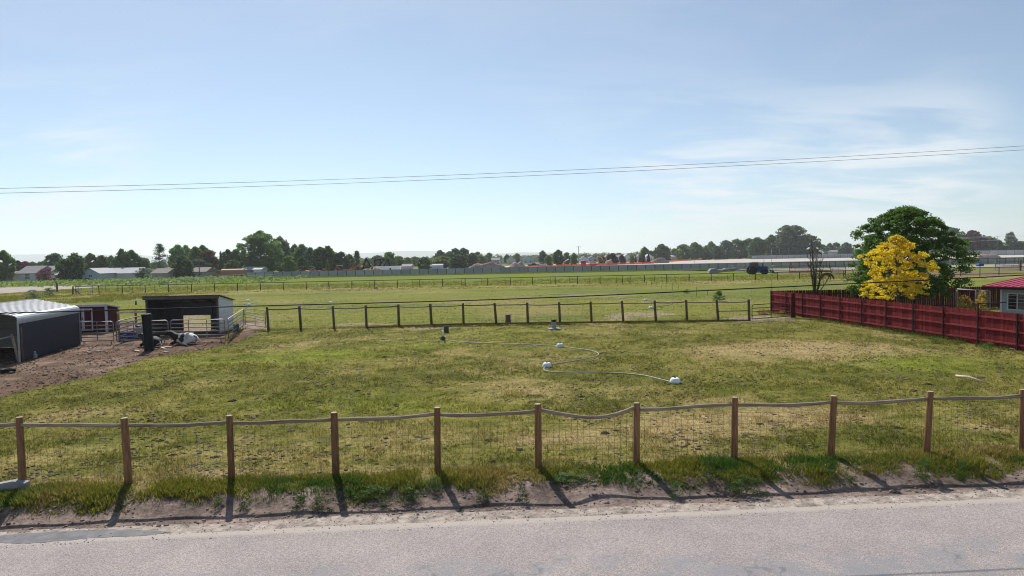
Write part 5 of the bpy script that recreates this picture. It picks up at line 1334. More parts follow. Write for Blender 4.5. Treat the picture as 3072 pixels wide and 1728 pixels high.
pipe_fence('pipe_rail_fence', PF0 + Vector((.2, .4, 0)), LF1, 4.4, 1.4, 'pale-topped pipe fence slanting away to the end of the wall', 'steel', seed=4, stakes=False)
# leaning corner post with brace
cp = PF0 + Vector((-.4, -.3, 0)); o = empty('corner_post', cp, 0, 'leaning dark wooden corner post where the far fences meet', 'post')
MB().tube([(0, 0, -.3), (.12, 0, 1.45)], [.14, .12], 8).build('shaft', M['post_old'], o); MB().tube([(.05, 0, 1.1), (1.3, .1, .05)], .06, 6).build('brace', M['post_old'], o)
cp = G('2', 885, 1005); o = empty('corner_post', cp, 0, 'broken dark stub post beside the dirt track', 'post')
MB().tube([(0, 0, -.3), (0, 0, 1.7)], [.2, .18], 8).build('shaft', M['post_old'], o); MB().tube([(-.05, 0, 1.6), (-.6, 0, 2.7)], [.05, .02], 5).build('snag', M['post_old'], o)
# single stakes standing in the field
ST_ = [(715, 1012, 950), (797, 1022, 930), (868, 1012, 940), (952, 1062, 955), (1022, 1068, 955), (1118, 1092, 970), (1205, 1087, 1000), (1493, 1188, 1030), (1665, 1168, 1085), (432, 972, 900), (452, 972, 890)]
names = ['first', 'second', 'third', 'fourth', 'fifth', 'sixth', 'seventh', 'eighth', 'ninth', 'lower of the close pair, left', 'close pair, right']
for k, (x, yb_, yt) in enumerate(ST_):
    b = G('6', x, yb_); q = AT('6', x + (8 if k % 3 == 0 else -3), yt, b.y)
    o = MB().tube([b + Vector((0, 0, -.2)), q], .022, 5).build('field_stake', M['pipe_dark'], None, b, loc=b)
    lb = ('thin stake in the right field, %s of the row counted from the left' % names[k]) if k < 9 else ('thin stake by the far pipe fence, %s of a close pair' % ('left' if k == 9 else 'right'))
    tag(o, lb, 'stake', 'field stakes')
# small things lying in the far field
def rock(w, x, y, s_, label, mat):
    b = G(w, x, y); o = link('field_rock', pats[int(x) % 4].copy(), None, b, (0, 0, x % 3), (s_, s_ * .8, s_ * .6)); o.data.materials.clear(); o.data.materials.append(mat); tag(o, label, 'rock', 'field rocks')
m_rock = basic('pale_rock', (.42, .38, .35), .9, .2, 6, .3)
rock('M8', 920, 82, .45, 'pale rock in the field left above the open shelter', m_rock); rock('4', 1175, 960, .5, 'dark rock beside the far pipe fence', M['dark_concrete'])
b = G('M8', 957, 250); o = empty('riser_post', b, 0, 'small white-topped riser post in the field left of the shelter', 'riser', 'irrigation risers')
MB().lathe([(.1, -.1), (.1, .45), (.06, .5)], (0, 0, 0), 8).build('pipe', M['dark_concrete'], o); MB().lathe([(.09, .5), (.12, .6), (.05, .8)], (.12, 0, 0), 8).build('cap', M['pod'], o)

# ------------------------------------------------------------------ precast wall of the new subdivision
m_wall = basic('precast_wall', (.36, .38, .39), .9, .10, .8, .08, col2=(.39, .41, .42)); m_wcap = basic('precast_cap', (.36, .345, .33), .9, .1, 1, .05); m_wpost = basic('precast_post', (.10, .125, .15), .9, .1, 1, .05)
def precast(name, A, B, step, h_, label, panels=True, cat='wall', group='precast walls'):
    A, B = Vector(A), Vector(B); root = empty(name, A, math.atan2(B.y - A.y, B.x - A.x), label, cat, group); L = (B - A).length; n_ = int(L / step)
    pm = MB().box((step / 2, 0, h_ / 2 - .1), (step - .22, .12, h_ + .1)).mesh('panel', m_wall); cm = MB().box((step / 2, 0, h_), (step - .0, .2, .12)).mesh('cap', m_wcap)
    pom = MB().box((0, -.03, h_ / 2 - .1), (.2, .2, h_ + .1)).mesh('post', m_wpost)
    for k in range(n_):
        link('panel', pm, root, (k * step, 0, 0)); link('cap', cm, root, (k * step, 0, .0)); link('post', pom, root, (k * step, 0, 0))
    return root
WA = AT('3', 1490, 790, 214.0); WA.z = 0
precast('precast_wall', WA, (175, 216, 0), 2.85, 1.85, 'long grey precast panel wall across the back of the field')
precast('precast_wall', AT('8', 30, 700, 500).xy[:] + (0,), AT('8', 1120, 700, 500).xy[:] + (0,), 4.5, 2.6, 'farther pale wall on the building site behind the bare tree, left stretch')
precast('precast_wall', AT('8', 1120, 700, 470).xy[:] + (0,), AT('7', 1750, 530, 470).xy[:] + (0,), 4.5, 2.8, 'farther pale wall on the building site left of the yellow tree')
precast('precast_wall', AT('7', 1820, 500, 470).xy[:] + (0,), AT('7', 2700, 500, 430).xy[:] + (0,), 4.5, 3.2, 'farther pale wall behind the dirt pile on the right')
# white boards leaning at the left end of the wall
for k, z in enumerate((.35, .95)):
    q = WA + Vector((.5, -.35, z)); o = MB().bar((0, 0, 0), (8.2, 0, .05), .05, .22).build('white_board', M['white'], None, loc=q); tag(o, ('lower', 'upper')[k] + ' white board against the left end of the precast wall', 'board')
# pipe fence with thin posts in front of the wall on the right
pipe_fence('pipe_rail_fence', AT('8', 430, 880, 196).xy[:] + (0,), AT('7', 2700, 600, 198).xy[:] + (0,), 5.2, 1.9, 'thin dark rail fence just in front of the wall on the right', stakes=False, rails=(1.0, .5), r=.05, seed=6)
# ------------------------------------------------------------------ orange safety fence
m_or = leafmat('orange_netting', (.66, .115, .05), (.74, .15, .065), .35); 
def safety(path, label):
    root = empty('safety_fence', path[0], 0, label, 'fence', 'orange safety fences'); A = path[0]; rr = random.Random(2)
    for i in range(len(path) - 1):
        L = (path[i + 1] - path[i]).length; n_ = max(1, int(L / 3.2))
        for k in range(n_):
            a = path[i].lerp(path[i + 1], k / n_); b = path[i].lerp(path[i + 1], (k + 1) / n_)
            MB().box((a.x, a.y, .55), (.07, .07, 1.5)).build('post', M['pipe_dark'], root, A)
            d = (b - a); s0 = rr.uniform(.02, .10); s1 = rr.uniform(.02, .12)
            mb = MB()
            for z0_, z1_ in ((.15, .37), (.40, .62), (.65, .87), (.90, 1.15)):
                mb.bar(a + d * .02 + Vector((0, 0, (z0_ + z1_) / 2 - s0)), b - d * .02 + Vector((0, 0, (z0_ + z1_) / 2 - s1)), .02, (z1_ - z0_))
            mb.build('netting', m_or, root, A)
def gp(w, x, Y): q = AT(w, x, 700, Y); q.z = 0; return q
safety([gp('5', 1020, 300), gp('5', 1500, 318), gp('5', 2576, 352), gp('6', 840, 372)], 'orange safety netting fence along the building site, nearer run')
safety([gp('6', 860, 380), gp('6', 1080, 440), gp('6', 1500, 510), gp('6', 1960, 580)], 'orange safety netting fence running off towards the grey two-storey house')
# ------------------------------------------------------------------ dirt piles
m_pile = basic('pile_dirt', (.235, .175, .145), .95, .25, .7, .4, col2=(.30, .23, .19)); m_pilel = basic('pale_pile_dirt', (.36, .26, .20), .95, .2, .7, .4, col2=(.43, .32, .25))
def pile(w, x0, x1, y0, Y, label, mat=None, seed=1):
    a = AT(w, x0, y0, Y); b = AT(w, x1, y0, Y); L = b.x - a.x; h_ = max(a.z, .6); nx, ny = 26, 10; X = np.linspace(-.5, .5, nx); Yg = np.linspace(-.5, .5, ny); gx_, gy_ = np.meshgrid(X, Yg); rr_ = np.sqrt((gx_ * 2) ** 4 + (gy_ * 2) ** 2)
    hh_ = np.clip(1 - rr_, 0, 1) ** .7 * (.45 + 1.1 * fbm(gx_ * 7 + seed, gy_ * 4, 500 + seed, 4)) * h_ * .85
    V = np.stack([gx_.ravel() * L, gy_.ravel() * max(5, L * .25), hh_.ravel() - .05], 1); ix = np.arange(nx * ny).reshape(ny, nx); F = np.stack([ix[:-1, :-1], ix[:-1, 1:], ix[1:, 1:], ix[1:, :-1]], -1).reshape(-1, 4)
    o = link('dirt_pile', np_mesh('dirt_pile', V, F, mat or m_pile, None, True), None, ((a.x + b.x) / 2, Y, .03)); tag(o, label, 'dirt pile', 'dirt piles')
pile('4', 1075, 1300, 612, 232, 'reddish dirt pile left of the white trailer', m_pilel, 1); pile('4', 1455, 1600, 588, 250, 'dirt pile right of the white trailer', m_pile, 2); pile('5', 250, 880, 540, 300, 'long brown dirt ridge behind the wall at the centre', m_pile, 3); pile('5', 900, 1180, 540, 300, 'dirt pile right of the long ridge', m_pilel, 4)
pile('5', 2400, 2600, 490, 400, 'dirt pile near the digger', m_pilel, 5); pile('6', 60, 210, 592, 360, 'dirt pile by the purple bush', m_pilel, 6); pile('6', 790, 1070, 570, 390, 'dirt pile at the bend of the orange safety fence', m_pile, 7); pile('7', 2090, 2360, 495, 330, 'pointed brown dirt pile on the right building lot', m_pilel, 8); pile('7', 2020, 2100, 530, 330, 'small dirt pile left of the pointed one on the right lot', m_pilel, 9)

# ------------------------------------------------------------------ houses
HM = {'white': basic('house_white', (.66, .66, .68), .7, .06, 2, .02), 'blue': basic('house_pale_blue', (.42, .50, .62), .7, .06, 2, .02), 'tan': basic('house_tan', (.42, .38, .35), .7, .08, 2, .02), 'grey': basic('house_grey', (.36, .37, .40), .7, .08, 2, .02),
      'rg': basic('roof_grey', (.25, .24, .245), .85, .15, 1, .1), 'rb': basic('roof_brown', (.22, .19, .175), .85, .15, 1, .1), 'rl': basic('roof_light', (.40, .40, .41), .7, .1, 1, .05), 'cream': basic('house_cream', (.55, .52, .45), .7, .08, 2, .02)}
def house(w, x0, x1, ye, yr, Y, wall, roof, label, gable='x', wins=((.2, .5, .12, .5), (.6, .5, .12, .5)), dep=8, hip=False, door=None, name='house', chim=False, group='houses'):
    """wall spans pixels x0..x1 at distance Y, eave at pixel ye, ridge at yr; wins = (centre, centre height, width, height) as parts of the wall"""
    a = AT(w, x0, ye, Y); b = AT(w, x1, ye, Y); W_ = b.x - a.x; he = max(1.9, (a.z + b.z) / 2); hr = max(he + .5, AT(w, (x0 + x1) / 2, yr, Y + (dep / 2 if gable == 'x' else 0)).z)
    o = empty(name, (a.x, Y, 0), 0, label, 'house', group); ov = .45
    if gable == 'x':      # ridge runs across the view
        mb = MB(); mb.prism([Vector(q) for q in ((0, 0, 0), (0, dep, 0), (0, dep, he), (0, dep / 2, hr - .1), (0, 0, he))], (0, 0, 0), (W_, 0, 0)); wl_ = mb.build('wall', HM[wall], o)
        mb = MB(); i_ = W_ * .18 if hip else 0
        k = (hr - he) / (dep / 2); z0_ = he - ov * k + .1
        mb.add([(-ov, -ov, z0_), (W_ + ov, -ov, z0_), (W_ + ov - i_, dep / 2, hr + .1), (-ov + i_, dep / 2, hr + .1), (-ov, dep + ov, z0_), (W_ + ov, dep + ov, z0_), (-ov, -ov, z0_ - .2), (W_ + ov, -ov, z0_ - .2), (-ov, dep + ov, z0_ - .2), (W_ + ov, dep + ov, z0_ - .2)],
               [(0, 1, 2, 3), (4, 3, 2, 5), (0, 3, 4), (1, 5, 2), (0, 6, 7, 1), (4, 5, 9, 8), (0, 4, 8, 6), (1, 7, 9, 5)]); ro = mb.build('roof', HM[roof], o)
    else:                 # gable end faces the view
        mb = MB(); mb.prism([Vector(q) for q in ((0, 0, 0), (W_, 0, 0), (W_, 0, he), (W_ / 2, 0, hr - .12), (0, 0, he))], (0, 0, 0), (0, dep, 0)); wl_ = mb.build('wall', HM[wall], o)
        k = (hr - he) / (W_ / 2); ro = None
        for sgn in (0, 1):
            xs_ = (-ov, W_ / 2) if not sgn else (W_ + ov, W_ / 2); z0_ = he - ov * k
            mb = MB(); mb.prism([Vector(q) for q in ((xs_[0], 0, z0_), (xs_[1], 0, hr), (xs_[1], 0, hr + .16), (xs_[0], 0, z0_ + .16))], (0, -ov, 0), (0, dep + ov, 0)); mb.build('roof', HM[roof], o)
    for (cx_, cz_, ww, wh) in wins:
        wi = empty('window', (cx_ * W_, -.01, cz_ * he)); wi.parent = o; ww *= W_; wh *= he
        MB().box((0, -.02, 0), (ww, .05, wh)).build('pane', M['glass'], wi)
        fr = MB(); 
        for dx, dz, sx_, sz_ in ((-ww / 2, 0, .1, wh + .1), (ww / 2, 0, .1, wh + .1), (0, wh / 2, ww - .1, .1), (0, -wh / 2, ww - .1, .1), (0, 0, .07, wh - .1)): fr.box((dx, -.05, dz), (sx_, .05, sz_))
        fr.build('frame', M['white'], wi)
    if door: MB().box((door * W_, -.03, 1.02), (.95, .06, 2.04)).build('door', M['white'], o)
    if chim: MB().box((W_ * .7, dep / 2, hr + .3), (.7, .7, 1.2)).build('chimney', HM['tan'], o)
    return o
house('2', 265, 552, 718, 612, 240, 'white', 'rg', 'tall white gabled house with grey roof left of the pink shrub', 'x', ((.54, .78, .26, .28), (.54, .42, .26, .3)), 11)
house('2', 555, 790, 690, 612, 246, 'white', 'rg', 'white house wing behind the pink flowering shrub', 'x', ((.6, .5, .2, .35),), 9)
house('2', -160, 140, 765, 695, 245, 'cream', 'rg', 'low house cut by the left edge of the view', 'x', ((.72, .45, .12, .5), (.9, .45, .1, .5)), 9)
house('2', 862, 1045, 742, 695, 240, 'white', 'rl', 'low white garage with pale roof right of the pink shrub', 'x', ((.6, .45, .5, .5),), 7)
house('2', 1265, 1530, 722, 648, 236, 'blue', 'rl', 'pale blue gable house front left of the dark round shrub', 'g', ((.5, .62, .2, .3), (.3, .28, .3, .2)), 10)
house('2', 1530, 2130, 718, 640, 246, 'white', 'rl', 'long pale roofed house behind the dark shrubs', 'x', ((.2, .5, .06, .4), (.42, .5, .06, .4)), 9)
house('2', 2345, 2576, 735, 648, 240, 'tan', 'rb', 'low brown roofed house behind the spruce foot', 'x', ((.3, .5, .12, .45), (.7, .5, .12, .45)), 9)
house('3', 150, 400, 720, 640, 256, 'tan', 'rb', 'brown roofed house left of the bushy dark tree', 'x', ((.3, .5, .12, .4), (.7, .5, .12, .4)), 9)
house('3', 630, 860, 695, 632, 250, 'tan', 'rb', 'brown roofed house behind the left utility pole', 'x', ((.25, .5, .14, .4), (.7, .5, .14, .4)), 9)
house('3', 860, 930, 690, 645, 262, 'tan', 'rg', 'small grey house right of the left utility pole', 'x', ((.5, .5, .2, .4),), 7)
house('3', 1410, 1560, 668, 625, 262, 'grey', 'rl', 'low pale roof seen under the big cottonwood, left', 'x', ((.5, .5, .1, .4),), 8); house('3', 1600, 1710, 660, 625, 258, 'white', 'rl', 'small white shed roof seen under the big cottonwood, right', 'x', ((.5, .5, .1, .4),), 7)
house('4', 1575, 1710, 625, 580, 300, 'grey', 'rg', 'dark grey roofed barn right of the dirt pile', 'x', ((.5, .5, .1, .4),), 9); house('4', 2030, 2190, 600, 585, 320, 'blue', 'rl', 'long low pale blue shed by the light green tree', 'x', ((.3, .5, .08, .4),), 8)
house('5', 872, 1015, 510, 465, 470, 'white', 'rl', 'white two-storey gable house in the middle distance', 'g', ((.3, .72, .14, .16), (.7, .72, .14, .16), (.5, .3, .6, .2)), 11)
fh = [('5', 645, 760, 515, 482, 520, 'grey', 'rg', 'grey roofed far house left of the white two-storey house'), ('5', 770, 870, 520, 480, 540, 'blue', 'rg', 'bluish far house touching the white two-storey house'), ('5', 1020, 1150, 505, 455, 560, 'cream', 'rg', 'far house right of the white two-storey house'), ('5', 1130, 1290, 500, 450, 520, 'blue', 'rg', 'pale blue far house with wide roof'),
      ('5', 1280, 1400, 505, 462, 600, 'tan', 'rb', 'brown far house left of the light green tree'), ('5', 1370, 1480, 520, 490, 640, 'grey', 'rg', 'small grey far house behind the parked pickup'), ('5', 2010, 2150, 500, 462, 470, 'blue', 'rg', 'bluish far house right of the middle pole'), ('5', 2120, 2290, 498, 455, 490, 'grey', 'rg', 'wide grey far house behind the digger'),
      ('6', 80, 130, 580, 545, 560, 'grey', 'rg', 'small far house left of the purple bush'), ('6', 255, 330, 575, 540, 500, 'blue', 'rg', 'far house right of the purple bush'), ('6', 360, 480, 575, 532, 490, 'cream', 'rl', 'cream far house behind the tiny trees'), ('6', 570, 640, 570, 535, 500, 'tan', 'rg', 'far house behind the close trio of cone trees'), ('6', 700, 830, 572, 530, 490, 'cream', 'rl', 'pale far house right of the cone trees')]
for w, x0, x1, ye, yr, Y, wa, rf, lb in fh: house(w, x0, x1, ye, yr, Y, wa, rf, lb, 'x' if int(x0) % 2 else 'g', ((.25, .5, .16, .35), (.72, .5, .16, .35)), 9, group='far houses')
house('6', 1068, 1370, 562, 528, 540, 'white', 'rl', 'long white low house behind the orange safety fence', 'x', ((.2, .5, .06, .35), (.5, .5, .06, .35), (.8, .5, .06, .35)), 10)
house('6', 1930, 2320, 552, 505, 592, 'blue', 'rl', 'wide low wing of the grey house on the right skyline', 'x', ((.2, .5, .08, .4), (.5, .5, .08, .4), (.8, .5, .08, .4)), 12); house('6', 2075, 2275, 500, 452, 606, 'grey', 'rl', 'upper storey of the grey two-storey house', 'x', ((.3, .82, .1, .12), (.7, .82, .1, .12)), 9)
house('8', 1285, 1420, 630, 585, 560, 'white', 'rl', 'small white far house right of the bare tree', 'x', ((.5, .5, .1, .4),), 8); house('8', 1590, 1690, 615, 580, 565, 'grey', 'rg', 'small grey far house left of the big green tree', 'x', ((.5, .5, .1, .4),), 8); house('7', 1930, 1995, 462, 435, 520, 'white', 'rl', 'small white house left of the tall purple tree', 'x', ((.5, .5, .15, .4),), 8)

# ------------------------------------------------------------------ vehicles and machines
def wheel(parent, x, y, r, wd, name='wheel', rim=None):
    e = empty(name, (x, y, r)); e.parent = parent; Mx = Matrix.Rotation(R(90), 3, 'X')
    MB().lathe([(r * .58, -wd / 2), (r * .94, -wd / 2), (r, -wd * .36), (r, wd * .36), (r * .94, wd / 2), (r * .58, wd / 2)], (0, 0, 0), 16, m=Mx).build('tyre', M['rubber'], e)
    MB().lathe([(r * .1, -wd * .3), (r * .6, -wd * .34), (r * .6, wd * .34), (r * .1, wd * .3)], (0, 0, 0), 14, m=Mx).build('rim', rim or M['concrete'], e)
m_blue = basic('tractor_blue', (.012, .045, .22), .35, .1, 3, .02); m_rimw = basic('pale_rim', (.55, .53, .48), .5, .1, 3, .02)
q = G('8', 0, 1052); q = AT('8', 180, 1040, 158); q.z = 0
tr = empty('tractor', q, 0, 'blue tractor with front loader in front of the wall', 'tractor')
wheel(tr, -1.75, -.85, .95, .5, 'wheel', m_rimw); wheel(tr, -1.75, .85, .95, .5, 'wheel', m_rimw); wheel(tr, 1.15, -.8, .65, .4, 'wheel', m_rimw); wheel(tr, 1.15, .8, .65, .4, 'wheel', m_rimw)
mb = MB(); mb.prism([Vector(q) for q in ((-.6, 0, .75), (1.7, 0, .75), (1.75, 0, 1.55), (1.4, 0, 1.78), (-.6, 0, 1.95))], (0, -.42, 0), (0, .42, 0)); mb.build('hood', m_blue, tr)
MB().box((-1.0, 0, .85), (2.4, .7, .6)).build('chassis', M['black'], tr)
cb = MB(); cb.prism([Vector(q) for q in ((-2.0, 0, 1.3), (-.5, 0, 1.3), (-.45, 0, 2.0), (-.65, 0, 2.75), (-2.0, 0, 2.75))], (0, -.75, 0), (0, .75, 0)); co = cb.build('cab', M['glass'], tr)
MB().box((-1.33, 0, 2.83), (1.65, 1.65, .16)).build('cab_roof', M['white'], co)
for x, y in ((-1.98, -.77), (-1.98, .77), (-.6, -.77), (-.6, .77)): MB().box((x, y, 2.03), (.09, .07, 1.46)).build('pillar', m_blue, co)
for y in (-.8, .8):
    MB().box((-1.75, y, 1.95), (1.7, .5, .1)).build('fender', m_blue, tr)
    MB().tube([(-.1, y * .8, 1.6), (1.4, y * .8, 1.75), (2.7, y * .75, .7), (3.0, y * .75, .35)], .09, 6).build('loader_arm', m_blue, tr)
mb = MB(); mb.prism([Vector(q) for q in ((2.9, 0, .9), (3.0, 0, .15), (3.9, 0, .08), (3.95, 0, .14), (3.1, 0, .28), (3.0, 0, .92))], (0, -1.05, 0), (0, 1.05, 0)); mb.build('bucket', m_blue, tr)
MB().tube([(.9, .35, 1.6), (.9, .35, 2.6)], .05, 6).build('exhaust', M['black'], tr)
# pile of old pipe, panels and a white tote beside the tractor
q = AT('6', 1930, 800, 172); q.z = 0
for k in range(11):
    rr = random.Random(k + 3); a = Vector((q.x + rr.uniform(-5, 1), q.y + rr.uniform(-1, 1.2), .08 + (k % 4) * .22)); b = a + Vector((rr.uniform(3, 5.5), rr.uniform(-.8, .8), rr.uniform(.2, 1.2)))
    o = MB().tube([a, b], rr.uniform(.06, .11), 7).build('old_pipe', M['steel'] if k % 3 else M['pipe_dark'], None, a, loc=a); tag(o, 'old irrigation pipe heaped left of the tractor', 'pipe', 'pile of old pipes by the tractor')
tt = AT('6', 1745, 780, 171); tt.z = 0; o = empty('white_tote', tt, 0, 'white plastic covered load at the left end of the pipe heap', 'tote')
mb = MB(); mb.prism([Vector(v) for v in ((-1.2, 0, 0), (1.1, 0, 0), (1.0, 0, .9), (.5, 0, 1.3), (-.6, 0, 1.2), (-1.1, 0, .7))], (0, -.9, 0), (0, .9, 0)); mb.build('cover', M['concrete'], o); MB().box((0, 0, .06), (2.5, 2.0, .12)).build('pallet', M['plank'], o)
for k, (w, x0, x1, Y, lb) in enumerate((('6', 2030, 2250, 182, 'pale tube panel leaning behind the pipe heap'), ('8', 430, 880, 168, 'pale stacked tube panel right of the tractor'), ('8', 760, 1130, 158, 'reddish tube panel behind the bare tree'), ('8', 1230, 1560, 150, 'dark tube panel behind the horse'), ('7', 760, 900, 146, 'dark tube panel left of the big green tree'))):
    tube_panel('corral_fence', gp(w, x0, Y), gp(w, x1, Y), lb, 1.7, 6, 'panel', 'far corral panels', ('steel', 'steel', 'red_rail', 'pipe_dark', 'pipe_dark')[k], .05, .2)
for k, (x0, x1, Y, lb) in enumerate(((1370, 1720, 150, 'grey tube corral panel in the brown corral at the right edge'), (1745, 2000, 148, 'grey tube corral panel cut by the right edge'), (1380, 1760, 168, 'farther grey tube panel in the brown corral'))):
    tube_panel('corral_fence', gp('M7', x0, Y), gp('M7', x1, Y), lb, 1.8, 5, 'panel', 'far corral panels', 'tube', .045, .2, verts=2)
pw = gp('M7', 1735, 147); o = MB().box((0, 0, 1.1), (.3, .3, 2.6)).build('corral_post', M['post_old'], None, loc=pw); tag(o, 'thick weathered post of the corral at the right edge', 'post')
b = G('M7', 1158, 247); o = empty('feeder_post', b, 0, 'blue box on a dark post beyond the house roof', 'feeder')
MB().tube([(0, 0, -.2), (0, 0, 2.0)], .06, 7).build('post', M['pipe_dark'], o); mb = MB(); mb.prism([Vector(v) for v in ((-.45, 0, 1.9), (.45, 0, 1.9), (.5, 0, 2.2), (.3, 0, 2.35), (-.3, 0, 2.35), (-.5, 0, 2.2))], (0, -.3, 0), (0, .3, 0)); mb.build('box', M['bluepl'], o)

# brown stock truck left of the wall
m_tan = basic('truck_tan', (.50, .30, .20), .55, .12, 3, .03); m_brn = basic('truck_brown', (.27, .13, .075), .6, .15, 3, .03)
q = AT('3', 1240, 770, 228); q.z = 0; tk_ = empty('stock_truck', q, 0, 'brown stock truck with rounded tan cover at the left end of the wall', 'truck')
MB().box((1.1, 0, 1.6), (7.4, 2.3, 1.5)).build('bed', m_brn, tk_)
mb = MB(); mb.prism([Vector((0, 1.15 * math.cos(math.pi * k / 10), 2.35 + .6 * math.sin(math.pi * k / 10))) for k in range(11)], (-2.6, 0, 0), (4.85, 0, 0)); mb.build('cover', m_tan, tk_)
for k in range(4): MB().box((1.1, -1.17, 1.05 + k * .36), (7.4, .04, .1)).build('slat', m_tan, tk_)
mb = MB(); mb.prism([Vector(v) for v in ((-5.2, 0, .6), (-2.7, 0, .6), (-2.7, 0, 2.5), (-3.9, 0, 2.5), (-4.5, 0, 1.6), (-5.2, 0, 1.5))], (0, -1.05, 0), (0, 1.05, 0)); cb = mb.build('cab', m_brn, tk_)
mb = MB(); mb.prism([Vector(v) for v in ((-4.25, 0, 1.65), (-2.95, 0, 1.65), (-2.95, 0, 2.3), (-3.85, 0, 2.3))], (0, -1.08, 0), (0, -1.05, 0)); mb.build('side_window', M['glass'], cb)
MB().bar((-4.52, 0, 1.68), (-3.98, 0, 2.42), 1.8, .03, (1, 0, .6)).build('windshield', M['white'], cb)
for x in (-4.4, 2.4, 3.4):
    for y in (-.95, .95): wheel(tk_, x, y, .48, .32)
# orange farm machines parked behind the wall
m_org = basic('machine_orange', (.36, .10, .035), .6, .2, 3, .05); m_org2 = basic('machine_rust', (.24, .075, .035), .7, .25, 3, .05); m_grn = basic('machine_teal', (.10, .28, .24), .5, .1, 3, .02)
def machine(w, xc, Y, L, h_, label, kind=0, mat=None):
    q = AT(w, xc, 660, Y); q.z = 0; mat = mat or (m_org if kind % 2 == 0 else m_org2); o = empty('farm_machine', q, (kind * .37) % .5 - .2, label, 'machine', 'farm machines behind the wall')
    mb = MB(); mb.prism([Vector(v) for v in ((-L * .5, 0, h_ * .3), (L * .42, 0, h_ * .3), (L * .5, 0, h_ * .55), (L * .1, 0, h_ * .66), (-L * .1, 0, h_ * .62), (-L * .5, 0, h_ * .5))], (0, -.7, 0), (0, .7, 0)); mb.build('body', mat, o)
    if kind in (0, 3, 5):
        for x in (-L * .3, L * .02): MB().box((x, -.5, h_ * .78), (.09, .09, h_ * .42)).build('canopy_post', M['black'], o); MB().box((x, .5, h_ * .78), (.09, .09, h_ * .42)).build('canopy_post', M['black'], o)
        MB().box((-L * .14, 0, h_), (L * .42, 1.4, .13)).build('canopy', M['plank'] if kind == 5 else mat, o)
    if kind in (1, 4): MB().bar((-L * .3, -.3, h_ * .4), (L * .35, -.3, h_ * 1.02), .35, .4).build('chute', m_tan if kind == 1 else mat, o)
    if kind in (2, 4): MB().tube([(0, 0, h_ * .6), (L * .22, 0, h_ * .95), (L * .48, 0, h_ * .7), (L * .6, 0, h_ * .3)], .16, 6).build('arm', mat, o)
    if kind == 3: MB().tube([(L * .2, .2, h_ * .6), (L * .2, .2, h_ * 1.1)], .07, 6).build('exhaust', M['black'], o)
    r1 = h_ * .27; wheel(o, -L * .28, -.85, r1, .4); wheel(o, L * .28, -.85, r1 * .75, .35); wheel(o, -L * .28, .85, r1, .4); wheel(o, L * .28, .85, r1 * .75, .35)
MC = [(-60, 226, 4, 2.4, 'rusty machine at the left end behind the wall', 1), (60, 224, 4.2, 3.2, 'orange machine with canopy, leftmost tall one behind the wall', 0), (150, 230, 5, 2.9, 'machine with pale slanting chute behind the wall', 1), (250, 226, 4, 3.0, 'dark-topped machine right of the slanting chute', 3), (330, 222, 3.6, 2.6, 'small orange machine left of the little cone tree', 2),
      (520, 226, 4.8, 3.0, 'orange machine right of the little cone tree', 2), (640, 224, 4.4, 3.4, 'orange machine with pale flat canopy', 5), (740, 222, 4, 2.6, 'low orange machine right of the flat canopy one', 4), (850, 226, 4.4, 3.5, 'tall orange machine with raised arm', 4), (950, 224, 4.2, 2.9, 'rusty machine left of the dark folded frame', 3), (1040, 226, 4, 2.6, 'rusty low machine under the dark folded frame', 1)]
for x, Y, L, h_, lb, kd in MC: machine('4', x, Y, L, h_, lb, kd)
machine('4', 200, 236, 3, 3.1, 'teal-roofed machine among the orange ones', 3, m_grn)
# dark folded implement
q = AT('4', 1170, 640, 238); q.z = 0; o = empty('folded_implement', q, 0, 'dark folded field implement standing up behind the dirt pile', 'machine')
for k, (a, b) in enumerate((((-5, 0, .3), (-3.2, 0, 5.6)), ((-3.2, 0, 5.6), (-.8, 0, 1)), ((-5, 0, 2.2), (-1, 0, 2.4)), ((0, 0, 1), (3.2, 0, 5.4)), ((1.4, 0, .6), (4.5, 0, 5.2)), ((4.5, 0, 5.2), (5.4, 0, 1.0)), ((-.2, 0, 4.9), (3.2, 0, 5.3)), ((-.2, 0, .3), (-.2, 0, 4.9)), ((1.6, 0, .3), (1.6, 0, 5.0)), ((-5, 0, .8), (5.4, 0, .8)))):
    MB().bar(a, b, .4, .5).build('beam', M['black'], o)
for x in (-3, 3): wheel(o, x, -.6, .55, .35)
# white trailer
q = AT('4', 1360, 655, 236); q.z = 0; o = empty('box_trailer', q, 0, 'long white box trailer between two dirt piles', 'trailer')
MB().box((0, 0, 1.75), (8.8, 2.3, 1.9)).build('box', M['white'], o); MB().box((0, 0, 2.73), (8.9, 2.4, .08)).build('roof', M['pod'], o); MB().box((1.0, -1.17, 1.7), (.5, .03, .8)).build('hatch', M['rubber'], o); MB().bar((4.4, 0, .7), (6, 0, .5), .15, .12).build('drawbar', M['black'], o)
for x in (-1, .2):
    for y in (-.95, .95): wheel(o, x, y, .38, .25)
